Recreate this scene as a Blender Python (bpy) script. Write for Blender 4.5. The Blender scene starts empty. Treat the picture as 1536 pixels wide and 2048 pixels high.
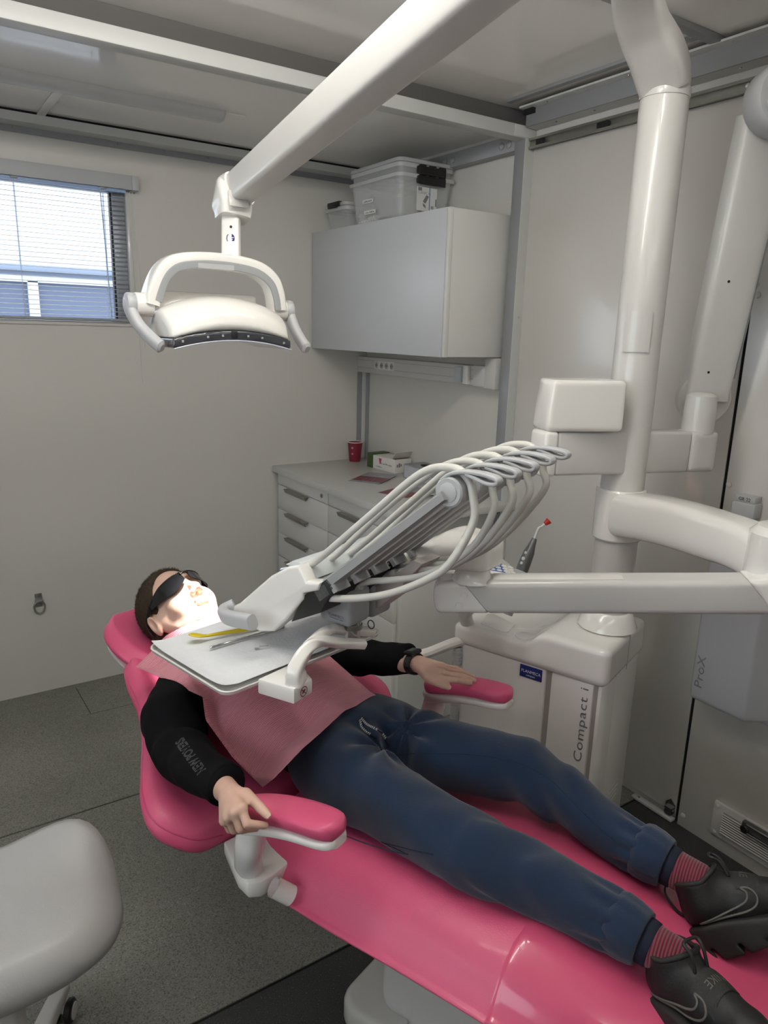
import bpy, bmesh, math, random
import numpy as np
from mathutils import Vector, Matrix
from mathutils.bvhtree import BVHTree
random.seed(7); rng = np.random.default_rng(7)
S = bpy.context.scene
COL = S.collection
# ------------------------------------------------------------------ camera
F = 1447.0                                  # focal length in pixels of the 1536 x 2048 frame
_p, _y, _r = np.radians([14.056, 33.997, -1.617])
_f = np.array([np.sin(_y)*np.cos(_p), np.cos(_y)*np.cos(_p), -np.sin(_p)])
_rt = np.array([np.cos(_y), -np.sin(_y), 0.0]); _dn = np.cross(_f, _rt)
CAM = np.array([0.0, 0.0, 1.6])
AX = np.array([np.cos(_r)*_rt + np.sin(_r)*_dn, -np.sin(_r)*_rt + np.cos(_r)*_dn, _f])
cd = bpy.data.cameras.new('camera'); cam = bpy.data.objects.new('camera', cd); COL.objects.link(cam)
cd.sensor_fit = 'HORIZONTAL'; cd.sensor_width = 36.0; cd.lens = F/1536*36; cd.clip_start = 0.02
m = Matrix.Identity(4)
for i in range(3):
    m[i][0] = AX[0][i]; m[i][1] = -AX[1][i]; m[i][2] = -AX[2][i]; m[i][3] = CAM[i]
cam.matrix_world = m
S.camera = cam
# ------------------------------------------------------------------ world, light, exposure
W = bpy.data.worlds.new('overcast_sky'); S.world = W; W.use_nodes = True
W.node_tree.nodes['Background'].inputs[0].default_value = (0.89, 0.94, 1.0, 1)
W.node_tree.nodes['Background'].inputs[1].default_value = 2.8
S.view_settings.view_transform = 'Standard'; S.view_settings.look = 'None'
S.view_settings.gamma = 1.0; S.view_settings.use_curve_mapping = False
S.view_settings.exposure = 0.70
CEIL_LIGHT = 25.0        # emission of the ceiling strip lamp over the chair; the added fill lamp scales from it
LAMP_SPOT = 260.0         # watts of the operating light
try:
    S.cycles.max_bounces = 8; S.cycles.diffuse_bounces = 5; S.cycles.glossy_bounces = 4
    S.cycles.transmission_bounces = 6; S.cycles.transparent_max_bounces = 12
    S.cycles.sample_clamp_indirect = 4.0; S.cycles.use_denoising = True
except Exception: pass
# ------------------------------------------------------------------ helpers: places
def ray(u, v): return AX.T @ np.array([(u-768)/F, (v-1024)/F, 1.0])
def at(u, v, Z): return CAM + Z*ray(u, v)                    # a point at a known depth
def on(u, v, ax, val):
    d = ray(u, v); return CAM + (val-CAM[ax])/d[ax]*d
# chair frame: t runs from the head to the feet, l to the patient's left, z up
CO = np.array([.858, 1.03, 0.0]); CA = np.array([.338, -.9411, 0.0]); CL = np.array([.9411, .338, 0.0]); CZ = np.array([0, 0, 1.0])
CANG = math.atan2(CA[1], CA[0])
CM = np.array([CA, CL, CZ])
def cf(V): return CO + np.asarray(V, float) @ CM             # chair frame -> world
def ic(p): return (np.asarray(p, float) - CO) @ CM.T         # world -> chair frame
def onl(u, v, l):                                            # on a plane of constant l: chair coordinates
    d = ray(u, v); n = CL; k = (l - (CAM-CO) @ n)/(d @ n); return ic(CAM + k*d)
def onzc(u, v, z): return ic(on(u, v, 2, z))
# ------------------------------------------------------------------ helpers: objects
def newmesh(name, V, Fc, mat, sharp=35):
    me = bpy.data.meshes.new(name)
    me.from_pydata([tuple(map(float, v)) for v in V], [], [tuple(map(int, f)) for f in Fc])
    me.validate(); me.update()
    if mat is not None: me.materials.append(mat)
    if sharp:
        me.shade_smooth()
        if sharp < 180: me.set_sharp_from_angle(angle=math.radians(sharp))
    return me
class Thing:
    def __init__(s, name, label, cat, base, rz=0.0, group=None, kind=None):
        s.o = bpy.data.objects.new(name, None); COL.objects.link(s.o); s.o.empty_display_size = .05
        s.o.location = tuple(map(float, base)); s.o.rotation_euler = (0, 0, rz)
        s.inv = np.array((Matrix.Translation(s.o.location) @ Matrix.Rotation(rz, 4, 'Z')).inverted())
        if label: s.o['label'] = label
        if cat: s.o['category'] = cat
        if group: s.o['group'] = group
        if kind: s.o['kind'] = kind
    def part(s, name, geo, mat, parent=None, label=None, sharp=35, kind=None):
        V, Fc = geo; V = np.asarray(V, float)
        V = V @ s.inv[:3, :3].T + s.inv[:3, 3]
        ob = bpy.data.objects.new(name, newmesh(name, V, Fc, mat, sharp)); COL.objects.link(ob)
        ob.parent = parent or s.o
        if label: ob['label'] = label
        if kind: ob['kind'] = kind
        return ob
    def again(s, ob, offset):                                # a copy that shares mesh data, moved by a world offset
        c = ob.copy(); COL.objects.link(c)
        c.location = Vector(s.inv[:3, :3] @ np.asarray(offset, float)) + ob.location
        return c
def single(name, label, cat, geo, mat, base=None, rz=0.0, group=None, kind=None, sharp=35):
    V, Fc = geo; V = np.asarray(V, float)
    if base is None: base = (V[:, 0].mean(), V[:, 1].mean(), V[:, 2].min())
    mt = Matrix.Translation(Vector(tuple(map(float, base)))) @ Matrix.Rotation(rz, 4, 'Z'); inv = np.array(mt.inverted())
    V = V @ inv[:3, :3].T + inv[:3, 3]
    ob = bpy.data.objects.new(name, newmesh(name, V, Fc, mat, sharp)); COL.objects.link(ob)
    ob.location = tuple(map(float, base)); ob.rotation_euler = (0, 0, rz)
    if label: ob['label'] = label
    if cat: ob['category'] = cat
    if group: ob['group'] = group
    if kind: ob['kind'] = kind
    return ob
def struct(name, geo, mat, label=None, sharp=35): return single(name, label, None, geo, mat, kind='structure', sharp=sharp)
# ------------------------------------------------------------------ helpers: shapes, each gives (vertices, faces)
def join(*gs):
    V = []; Fc = []; n = 0
    for v, f in gs:
        v = np.asarray(v, float); V.append(v); Fc += [tuple(i+n for i in q) for q in f]; n += len(v)
    return np.concatenate(V), Fc
def _bm(bm):
    bm.verts.ensure_lookup_table(); bm.verts.index_update()
    V = np.array([v.co[:] for v in bm.verts]); Fc = [tuple(v.index for v in f.verts) for f in bm.faces]; bm.free(); return V, Fc
def basis(x=None, y=None, z=None):
    """rows are the axes"""
    return np.array([x, y, z], float)
def xf(geo, R=None, o=(0, 0, 0)):
    V, Fc = geo; V = np.asarray(V, float)
    if R is not None: V = V @ np.asarray(R, float)
    return V + np.asarray(o, float), Fc
def box(lo, hi, bev=0.0, seg=2, taper=None):
    lo = np.array(lo, float); hi = np.array(hi, float)
    bm = bmesh.new(); bmesh.ops.create_cube(bm, size=1)
    for v in bm.verts: v.co = Vector((lo+hi)/2 + np.array(v.co[:])*(hi-lo))
    if bev > 0: bmesh.ops.bevel(bm, geom=list(bm.edges), offset=min(bev, .49*float((hi-lo).min())), segments=seg, profile=.5, affect='EDGES')
    return _bm(bm)
def cbox(c, size, bev=0.0, seg=2, R=None):
    s = np.array(size, float)/2; return xf(box(-s, s, bev, seg), R, c)
def prism(pts, h0, h1, bev=0.0, seg=2, R=None, o=(0, 0, 0), only_top=False):
    """outline in the first two axes, extruded along the third"""
    bm = bmesh.new(); n = len(pts)
    b = [bm.verts.new((p[0], p[1], h0)) for p in pts]; t = [bm.verts.new((p[0], p[1], h1)) for p in pts]
    bm.faces.new(b[::-1]); bm.faces.new(t)
    for i in range(n): bm.faces.new((b[i], b[(i+1) % n], t[(i+1) % n], t[i]))
    bmesh.ops.recalc_face_normals(bm, faces=list(bm.faces))
    if bev > 0:
        E = [e for e in bm.edges if (abs(e.verts[0].co.z-e.verts[1].co.z) < 1e-9)]
        if only_top: E = [e for e in E if abs(e.verts[0].co.z-h1) < 1e-9]
        bmesh.ops.bevel(bm, geom=E, offset=bev, segments=seg, profile=.5, affect='EDGES')
    return xf(_bm(bm), R, o)
def rrect(w, h, r, n=5, cx=0, cy=0):
    P = []
    for (sx, sy, a0) in ((1, 1, 0), (-1, 1, 90), (-1, -1, 180), (1, -1, 270)):
        for k in range(n+1):
            a = math.radians(a0+90*k/n); P.append((cx+sx*(w/2-r)+r*math.cos(a), cy+sy*(h/2-r)+r*math.sin(a)))
    return P
def cyl(p0, p1, r0, r1=None, n=24, cap=True, bev=0.0):
    r1 = r0 if r1 is None else r1
    if bev > 0:
        L = np.linalg.norm(np.array(p1)-p0); b = bev/L
        return tubep([p0, np.array(p0)+(np.array(p1)-p0)*b*.3, np.array(p0)+(np.array(p1)-p0)*b, np.array(p1)-(np.array(p1)-p0)*b, np.array(p1)-(np.array(p1)-p0)*b*.3, p1],
                     [r0-bev, r0-bev*.3, r0, r1, r1-bev*.3, r1-bev], n)
    return tubep([p0, p1], [r0, r1], n, cap)
def frames(P):
    P = np.asarray(P, float); T = np.gradient(P, axis=0); T /= np.linalg.norm(T, axis=1)[:, None]+1e-12
    up = np.array([0, 0, 1.0]) if abs(T[0][2]) < .9 else np.array([1.0, 0, 0])
    N = np.cross(up, T[0]); N /= np.linalg.norm(N); out = []
    for t in T:
        N = N - t*(N @ t); N /= np.linalg.norm(N)+1e-12; out.append((t, N, np.cross(t, N)))
    return P, out
def tubep(P, R, n=12, cap=True):
    P, fr = frames(P); R = np.broadcast_to(np.asarray(R, float), (len(P),))
    a = np.linspace(0, 2*np.pi, n, endpoint=False); V = []
    for p, (t, N, B), r in zip(P, fr, R): V.append(p + r*(np.cos(a)[:, None]*N + np.sin(a)[:, None]*B))
    V = np.concatenate(V); Fc = []
    for i in range(len(P)-1):
        for j in range(n): k = (j+1) % n; Fc.append((i*n+j, i*n+k, (i+1)*n+k, (i+1)*n+j))
    if cap: Fc.append(tuple(range(n))[::-1]); Fc.append(tuple((len(P)-1)*n+j for j in range(n)))
    return V, Fc
def spline(P, n=24):
    P = np.asarray(P, float); Q = np.vstack([2*P[0]-P[1], P, 2*P[-1]-P[-2]]); out = []
    for i in range(len(P)-1):
        a, b, c, d = Q[i:i+4]
        m_ = max(2, int(n/(len(P)-1)))
        for s in np.linspace(0, 1, m_, endpoint=False):
            out.append(.5*((2*b)+(c-a)*s+(2*a-5*b+4*c-d)*s*s+(3*b-a-3*c+d)*s**3))
    out.append(P[-1]); return np.array(out)
def hose(P, r, n=40, seg=10): return tubep(spline(P, n), r, seg)
def loft(rings, cap=True, closed=True):
    n = len(rings[0]); V = np.concatenate([np.asarray(r, float) for r in rings]); Fc = []
    for i in range(len(rings)-1):
        for j in range(n if closed else n-1): k = (j+1) % n; Fc.append((i*n+j, i*n+k, (i+1)*n+k, (i+1)*n+j))
    if cap and closed: Fc.append(tuple(range(n))[::-1]); Fc.append(tuple((len(rings)-1)*n+j for j in range(n)))
    return V, Fc
def sweep(path, sections, side=None):
    """path (N,3); sections: list of (half width, half height, exponent); side = preferred width axis"""
    P, fr = frames(path); n = 28; a = np.linspace(0, 2*np.pi, n, endpoint=False); rings = []
    for p, (t, N, B), (w, h, e) in zip(P, fr, sections):
        if side is not None:
            N = np.asarray(side, float); N = N - t*(N @ t); N /= np.linalg.norm(N); B = np.cross(t, N)
        c, s = np.cos(a), np.sin(a)
        x = np.sign(c)*np.abs(c)**(2/e)*w; y = np.sign(s)*np.abs(s)**(2/e)*h
        rings.append(p + x[:, None]*N + y[:, None]*B)
    return loft(rings)
def revolve(prof, o, axis=(0, 0, 1), n=28):
    axis = np.array(axis, float)/np.linalg.norm(axis); P = [np.asarray(o, float)+axis*h for r, h in prof]
    up = np.array([1.0, 0, 0]) if abs(axis[0]) < .9 else np.array([0, 1.0, 0])
    N = np.cross(axis, up); N /= np.linalg.norm(N); B = np.cross(axis, N); a = np.linspace(0, 2*np.pi, n, endpoint=False)
    return loft([p + max(r, 1e-4)*(np.cos(a)[:, None]*N+np.sin(a)[:, None]*B) for p, (r, h) in zip(P, prof)])
def interp(stations, n):
    A = np.array(stations, float); s = np.linspace(0, len(A)-1, n); Q = np.vstack([2*A[0]-A[1], A, 2*A[-1]-A[-2]]); out = []
    for v in s:
        i = min(int(v), len(A)-2); f_ = v-i; a, b, c, d = Q[i:i+4]
        out.append(.5*((2*b)+(c-a)*f_+(2*a-5*b+4*c-d)*f_*f_+(3*b-a-3*c+d)*f_**3))
    return np.array(out)
# ---- implicit surfaces
def snets(f, lo, hi, h):
    lo = np.array(lo, float); hi = np.array(hi, float); n = np.ceil((hi-lo)/h).astype(int)+1
    g = [lo[i]+h*np.arange(n[i]) for i in range(3)]
    X, Y, Z = np.meshgrid(*g, indexing='ij'); D = f(np.stack([X.ravel(), Y.ravel(), Z.ravel()], 1)).reshape(n)
    ins = D < 0; c = n-1; cnt = np.zeros(c); acc = np.zeros((*c, 3))
    cor = [(i, j, k) for i in (0, 1) for j in (0, 1) for k in (0, 1)]
    def sl(A, o): return A[o[0]:o[0]+c[0], o[1]:o[1]+c[1], o[2]:o[2]+c[2]]
    for a in cor:
        for ax in range(3):
            if a[ax]: continue
            b = list(a); b[ax] = 1
            da, db = sl(D, a), sl(D, b); x = (da < 0) != (db < 0)
            t = np.where(x, da/np.where(x, da-db, 1), 0)
            p = np.zeros((*c, 3)); 
            for q in range(3): p[..., q] = a[q]
            p[..., ax] += t
            acc += p*x[..., None]; cnt += x
    idx = -np.ones(c, int); msk = cnt > 0; idx[msk] = np.arange(msk.sum())
    I = np.argwhere(msk); V = lo + h*(I + acc[msk]/cnt[msk][:, None]); Q = []
    for ax in range(3):
        b, d = [(1, 2), (2, 0), (0, 1)][ax]
        s0 = [slice(None)]*3; s1 = [slice(None)]*3; s0[ax] = slice(0, c[ax]); s1[ax] = slice(1, c[ax]+1)
        A, B = ins[tuple(s0)], ins[tuple(s1)]
        E = np.argwhere(A != B); ok = (E[:, b] > 0) & (E[:, d] > 0) & (E[:, b] < c[b]) & (E[:, d] < c[d]); E = E[ok]
        sg = A[tuple(E.T)]
        def cell(db_, dd): q = E.copy(); q[:, b] -= db_; q[:, d] -= dd; return idx[tuple(q.T)]
        q = np.stack([cell(1, 1), cell(0, 1), cell(0, 0), cell(1, 0)], 1); q[~sg] = q[~sg][:, ::-1]; Q.append(q)
    return V, np.concatenate(Q).tolist()
def smin(a, b, k): hh = np.clip(.5+.5*(b-a)/k, 0, 1); return b*(1-hh)+a*hh-k*hh*(1-hh)
def smax(a, b, k): return -smin(-a, -b, k)
def rcone(P, a, b, r1, r2):
    a = np.asarray(a, float); b = np.asarray(b, float); d = b-a; t = np.clip((P-a) @ d/(d @ d), 0, 1)
    return np.linalg.norm(P-a-t[:, None]*d, axis=1)-(r1+(r2-r1)*t)
def limb(P, pts, k=None):
    """pts: list of (x,y,z,r)"""
    out = None
    for p, q in zip(pts[:-1], pts[1:]):
        d = rcone(P, p[:3], q[:3], p[3], q[3]); out = d if out is None else (np.minimum(out, d) if not k else smin(out, d, k))
    return out
def ell(P, c, r, R=None):
    q = P-np.asarray(c, float)
    if R is not None: q = q @ np.asarray(R, float).T
    r = np.asarray(r, float); k0 = np.linalg.norm(q/r, axis=1); k1 = np.linalg.norm(q/r**2, axis=1)+1e-9; return k0*(k0-1)/k1
def rbox(P, c, half, r, R=None):
    q = P-np.asarray(c, float)
    if R is not None: q = q @ np.asarray(R, float).T
    q = np.abs(q)-(np.asarray(half, float)-r); return np.linalg.norm(np.maximum(q, 0), axis=1)+np.minimum(q.max(1), 0)-r
def cylz(P, c, r, h, R=None):
    q = P-np.asarray(c, float)
    if R is not None: q = q @ np.asarray(R, float).T
    d = np.stack([np.hypot(q[:, 0], q[:, 1])-r, np.abs(q[:, 2])-h], 1); return np.minimum(d.max(1), 0)+np.linalg.norm(np.maximum(d, 0), axis=1)
# ---- lettering
def text_geo(s, size=1.0, sx=1.0, extrude=0.0, align='LEFT', spacing=1.0, outline=0.0, bevel=0.0):
    cu = bpy.data.curves.new('t', 'FONT'); cu.body = s; cu.size = size; cu.align_x = align; cu.extrude = extrude; cu.space_character = spacing
    cu.resolution_u = 3
    if outline: cu.fill_mode = 'NONE'; cu.bevel_depth = outline; cu.bevel_resolution = 0
    ob = bpy.data.objects.new('t', cu); COL.objects.link(ob); bpy.context.view_layer.update()
    me = bpy.data.meshes.new_from_object(ob.evaluated_get(bpy.context.evaluated_depsgraph_get()))
    V = np.array([v.co[:] for v in me.vertices]); Fc = [tuple(p.vertices) for p in me.polygons]
    bpy.data.objects.remove(ob); bpy.data.meshes.remove(me); bpy.data.curves.remove(cu)
    if len(V): V[:, 0] *= sx
    return V, Fc
def quadtube(P, w, up, lift=.0006):
    """a flat printed stroke along a path"""
    P = np.asarray(P, float); T = np.gradient(P, axis=0); T /= np.linalg.norm(T, axis=1)[:, None]+1e-9; up = np.asarray(up, float)
    U = np.broadcast_to(up, P.shape); N = np.cross(U, T); N /= np.linalg.norm(N, axis=1)[:, None]+1e-9; w = np.broadcast_to(np.asarray(w, float), (len(P),))[:, None]
    V = np.concatenate([P+N*w/2+U*lift, P-N*w/2+U*lift]); n = len(P)
    return V, [(i, i+1, n+i+1, n+i) for i in range(n-1)]
# ------------------------------------------------------------------ materials
def mat(name, col, rough=.5, metal=0.0, coat=0.0, bump=0.0, bscale=80.0, var=0.0, vscale=4.0, trans=0.0, spec=.5, emit=None, estr=1.0, sss=0.0, sheen=0.0, alpha=1.0, coords='Object', ior=1.45):
    M = bpy.data.materials.new(name); M.use_nodes = True; nt = M.node_tree; N = nt.nodes; Lk = nt.links; b = N['Principled BSDF']
    I = b.inputs
    I['Base Color'].default_value = (*col, 1); I['Roughness'].default_value = rough; I['Metallic'].default_value = metal
    I['Coat Weight'].default_value = coat; I['Coat Roughness'].default_value = .06; I['Transmission Weight'].default_value = trans; I['Specular IOR Level'].default_value = spec
    I['IOR'].default_value = ior; I['Alpha'].default_value = alpha
    if sheen: I['Sheen Weight'].default_value = sheen; I['Sheen Roughness'].default_value = .6
    if sss: I['Subsurface Weight'].default_value = sss; I['Subsurface Radius'].default_value = (.012, .005, .003); I['Subsurface Scale'].default_value = 1.0
    if emit: I['Emission Color'].default_value = (*emit, 1); I['Emission Strength'].default_value = estr
    tc = N.new('ShaderNodeTexCoord')
    if var:
        nz = N.new('ShaderNodeTexNoise'); nz.inputs['Scale'].default_value = vscale; nz.inputs['Detail'].default_value = 4
        mx = N.new('ShaderNodeMix'); mx.data_type = 'RGBA'
        mx.inputs['A'].default_value = (*[c*(1-var) for c in col], 1); mx.inputs['B'].default_value = (*[min(1, c*(1+var)) for c in col], 1)
        Lk.new(tc.outputs[coords], nz.inputs['Vector']); Lk.new(nz.outputs['Fac'], mx.inputs['Factor']); Lk.new(mx.outputs['Result'], I['Base Color'])
    if bump:
        nb = N.new('ShaderNodeTexNoise'); nb.inputs['Scale'].default_value = bscale; nb.inputs['Detail'].default_value = 3
        bp = N.new('ShaderNodeBump'); bp.inputs['Strength'].default_value = bump; bp.inputs['Distance'].default_value = .002
        Lk.new(tc.outputs[coords], nb.inputs['Vector']); Lk.new(nb.outputs['Fac'], bp.inputs['Height']); Lk.new(bp.outputs['Normal'], I['Normal'])
    return M
def stripes(M, axis, scale, c0, c1, sharp=True, bump=0.0, lo=.45, hi=.55):
    """regular bands across an object axis"""
    nt = M.node_tree; N = nt.nodes; Lk = nt.links; b = N['Principled BSDF']
    tc = N.new('ShaderNodeTexCoord'); w = N.new('ShaderNodeTexWave'); w.wave_type = 'BANDS'; w.bands_direction = axis; w.inputs['Scale'].default_value = scale; w.inputs['Distortion'].default_value = 0
    r = N.new('ShaderNodeValToRGB'); r.color_ramp.elements[0].position = lo; r.color_ramp.elements[1].position = hi
    r.color_ramp.elements[0].color = (*c0, 1); r.color_ramp.elements[1].color = (*c1, 1)
    Lk.new(tc.outputs['Object'], w.inputs['Vector']); Lk.new(w.outputs['Fac'], r.inputs['Fac']); Lk.new(r.outputs['Color'], b.inputs['Base Color'])
    if bump:
        bp = N.new('ShaderNodeBump'); bp.inputs['Strength'].default_value = bump; bp.inputs['Distance'].default_value = .002
        Lk.new(w.outputs['Fac'], bp.inputs['Height']); Lk.new(bp.outputs['Normal'], b.inputs['Normal'])
    return M
def speckle(name, base, dark, light, rough=.6, s=260.0, dk=.44, lt=.66):
    M = mat(name, base, rough, bump=.25, bscale=180); nt = M.node_tree; N = nt.nodes; Lk = nt.links; b = N['Principled BSDF']
    tc = N.new('ShaderNodeTexCoord'); n1 = N.new('ShaderNodeTexNoise'); n1.inputs['Scale'].default_value = s; n1.inputs['Detail'].default_value = 2
    r = N.new('ShaderNodeValToRGB'); e = r.color_ramp.elements; e[0].position = dk-.1; e[0].color = (*dark, 1); e[1].position = dk+.04; e[1].color = (*base, 1)
    x = e.new(lt); x.color = (*base, 1); x = e.new(lt+.03); x.color = (*light, 1)
    n2 = N.new('ShaderNodeTexNoise'); n2.inputs['Scale'].default_value = 1.6; n2.inputs['Detail'].default_value = 5
    mx = N.new('ShaderNodeMix'); mx.data_type = 'RGBA'; mx.blend_type = 'MULTIPLY'; mx.inputs['Factor'].default_value = 1
    rr = N.new('ShaderNodeValToRGB'); rr.color_ramp.elements[0].color = (.78, .78, .76, 1); rr.color_ramp.elements[1].color = (1.12, 1.12, 1.1, 1); rr.color_ramp.elements[0].position = .3; rr.color_ramp.elements[1].position = .7
    for n_ in (n1, n2): Lk.new(tc.outputs['Object'], n_.inputs['Vector'])
    Lk.new(n1.outputs['Fac'], r.inputs['Fac']); Lk.new(n2.outputs['Fac'], rr.inputs['Fac']); Lk.new(r.outputs['Color'], mx.inputs['A']); Lk.new(rr.outputs['Color'], mx.inputs['B']); Lk.new(mx.outputs['Result'], b.inputs['Base Color'])
    return M
WALL = mat('wall_laminate', (.63, .612, .572), .22, var=.03, vscale=2, bump=.03, bscale=25, coat=.25)
CEILM = mat('ceiling_laminate', (.90, .875, .835), .12, var=.02, bump=.02, bscale=12, coat=.35)
ALU = mat('grey_aluminium_trim', (.33, .34, .35), .42, metal=.35, bump=.03)
ALUL = mat('light_painted_beam', (.60, .61, .59), .38, var=.05, vscale=9, bump=.03)
STEEL = mat('galvanised_rail', (.30, .30, .265), .35, metal=.8, var=.18, vscale=14)
BLACK = mat('black_plastic', (.012, .012, .012), .45)
DARKGAP = mat('dark_gap', (.01, .01, .01), .9)
WHITE = mat('glossy_white_plastic', (.82, .805, .765), .18, coat=.5, bump=.01, bscale=40)
WHITE2 = mat('satin_white_metal', (.60, .59, .565), .3, coat=.3, bump=.02, bscale=60)
CABW = mat('white_cabinet_board', (.70, .70, .67), .38, bump=.04, bscale=300)
CABG = mat('pale_grey_cabinet_door', (.58, .60, .62), .34, bump=.04, bscale=300)
GREY = mat('light_grey_plastic', (.46, .47, .48), .4, bump=.03, bscale=200)
GREYD = mat('mid_grey_plastic', (.30, .31, .32), .42, bump=.03, bscale=200)
CHROME = mat('polished_steel', (.62, .62, .63), .16, metal=1.0)
PINK = mat('pink_leatherette', (.60, .086, .185), .42, bump=.22, bscale=420, var=.05, vscale=6, coat=.05)
PINKED = mat('pink_piping', (.50, .055, .15), .4)
# ================================================================== the setting
XW, YW, YP = 2.06, 3.255, 2.13           # wall planes; YP is where the side bay begins
XL, YF = -1.75, -1.7                      # walls behind the camera
FLOOR1 = speckle('grey_speckled_vinyl', (.235, .23, .205), (.115, .112, .10), (.39, .39, .37), .5)
FLOOR2 = speckle('charcoal_speckled_vinyl', (.045, .046, .047), (.018, .018, .019), (.32, .33, .33), .5, s=330, lt=.68)
fl = Thing('floor', None, None, (0, 1, 0), kind='structure')
fl.part('floor_sheet', box((XL, YF, -.05), (XW+.05, 1.356, 0)), FLOOR2)
fl.part('floor_sheet', box((XL, 1.364, -.05), (XW+.05, 2.299, .002)), FLOOR1)
fl.part('floor_sheet', box((XL, 2.307, -.05), (XW+.05, YW+.05, .002)), FLOOR1)
fl.part('joint_strip', box((XL, 1.356, -.05), (XW, 1.364, -.002)), DARKGAP)
fl.part('joint_strip', box((XL, 2.299, -.05), (XW, 2.307, -.002)), DARKGAP)
p = on(528.5, 1966.7, 2, 0)
fl.part('screw', revolve([(.004, 0), (.004, .001), (.002, .0015)], p), CHROME)
for a, b in (((152, 1376), (181, 1427)), ((174, 1430), (282, 1404))):
    pa, pb = on(*a, 2, .002), on(*b, 2, .002); d = (pb-pa)/np.linalg.norm(pb-pa); n_ = np.array([-d[1], d[0], 0])*.0012
    fl.part('patch_cut', (np.array([pa+n_, pb+n_, pb-n_, pa-n_])+[0, 0, .0006], [(0, 1, 2, 3)]), DARKGAP)
# window wall (the far left wall) with its opening
wx0, wx1, wz0, wz1 = -.42, .872, 1.605, 2.122
T_ = .06
struct('wall_left', join(box((XL-.05, YW, -.05), (wx0, YW+T_, 2.6)), box((wx1, YW, -.05), (XW+.1, YW+T_, 2.6)),
       box((wx0, YW, -.05), (wx1, YW+T_, wz0)), box((wx0, YW, wz1), (wx1, YW+T_, 2.6))), WALL)
struct('wall_right', join(box((XW, 2.14, -.05), (XW+.06, YW+.02, 2.6)), box((XW+.004, YF, -.05), (XW+.06, 2.14, 2.6))), WALL)
struct('wall_behind', box((XL-.06, YF-.06, -.05), (XW+.1, YF, 2.6)), WALL)
sy0, sy1, sz0, sz1 = -.45, 1.55, 1.15, 2.12          # the side window that lets in the daylight from the left
struct('wall_side', join(box((XL-.06, YF, -.05), (XL, sy0, 2.6)), box((XL-.06, sy1, -.05), (XL, YW+.05, 2.6)), box((XL-.06, sy0, -.05), (XL, sy1, sz0)), box((XL-.06, sy0, sz1), (XL, sy1, 2.6))), WALL)
struct('ceiling', join(box((XL, YF, 2.40), (XW+.05, 2.19, 2.46)), box((XL, 2.19, 2.345), (XW+.05, YW+.05, 2.46))), CEILM)
# beam, post and header of the side bay
tb = Thing('trim_1', None, None, (0, YP, 2.29), kind='structure')
tb.part('beam', box((XL, YP, 2.293), (XW, 2.188, 2.336), .003), ALUL)
tb.part('shadow_gap', box((XL, 2.181, 2.336), (XW, 2.1895, 2.3995)), mat('recess_shade_grey', (.11, .105, .10), .8))  # dark strip standing in for the shade between beam and ceiling
tb.part('end_plate', box((1.955, YP-.003, 2.296), (XW, YP, 2.334), .001), ALUL)
tb.part('header', box((2.012, 2.185, 2.262), (XW-.001, YW-.001, 2.318), .002), ALU)
tb.part('post', box((2.013, YP+.001, .0), (XW-.0005, 2.185, 2.318), .002), ALU)
tb.part('post_face', box((2.0135, YP-.001, .0), (XW-.001, YP+.002, 2.312)), ALUL)
for y_ in (2.215, 2.255, 2.55, 2.60):
    tb.part('bolt_cap', revolve([(.013, 0), (.013, .004), (.009, .008), (.003, .010)], (2.0125, y_, 2.288), (-1, 0, 0), 14), GREYD)
tb.part('screw_head', revolve([(.004, 0), (.003, .003)], (2.04, YP-.0012, 1.665), (0, -1, 0), 10), CHROME)
# angle strip along the top of the window wall
ts = Thing('trim_2', None, None, (0, YW, 2.28), kind='structure')
ts.part('upright_flange', box((XL, YW-.006, 2.283), (XW, YW-.0005, 2.306)), ALU)
ts.part('level_flange', box((XL, YW-.085, 2.306), (XW, YW-.001, 2.337)), ALUL)
ts.part('shadow_gap', box((XL, YW-.083, 2.337), (XW, YW-.06, 2.345)), DARKGAP)
for k in range(11):
    ts.part('screw', revolve([(.003, 0), (.002, .002)], (-.1+.19*k, YW-.0062, 2.299), (0, -1, 0), 8), CHROME)
# ceiling strips over the bay
tc_ = Thing('trim_3', None, None, (.55, 2.9, 2.33), kind='structure')
tc_.part('cover_strip', box((.545, 2.75, 2.336), (.575, 3.19, 2.3445), .003), CEILM)
# profiles where the main ceiling meets the sliding-door wall
tr = Thing('trim_4', None, None, (2.0, 1.0, 2.33), kind='structure')
tr.part('flange', box((2.005, YF, 2.327), (XW+.003, 2.12, 2.333)), ALUL)
tr.part('web', box((1.999, YF, 2.327), (2.005, 2.12, 2.388)), ALU)
tr.part('flange', box((1.962, YF, 2.382), (1.999, 2.12, 2.388)), ALUL)
tr.part('ceiling_strip', box((1.90, 1.37, 2.390), (1.922, 2.12, 2.3995)), ALU)
tr.part('cross_strip', box((1.20, 1.345, 2.384), (1.99, 1.378, 2.3995), .002), ALU)
tr.part('corner_block', box((1.985, 2.075, 2.365), (2.05, 2.122, 2.399)), DARKGAP)
for k in range(16):
    for x_, z_ in ((1.98, 2.3818), (2.03, 2.3268)):
        tr.part('screw', revolve([(.0045, 0), (.003, .002)], (x_, 2.0-.17*k, z_), (0, 0, -1), 8), CHROME)
for x_, y_ in ((.9, 1.55), (1.25, 1.9), (1.45, 1.15), (1.1, 1.25), (.3, 1.6)):
    single('rivet', None, None, revolve([(.006, 0), (.005, .0015), (.002, .0025)], (x_, y_, 2.3998), (0, 0, -1), 10), CEILM, kind='structure')
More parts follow.
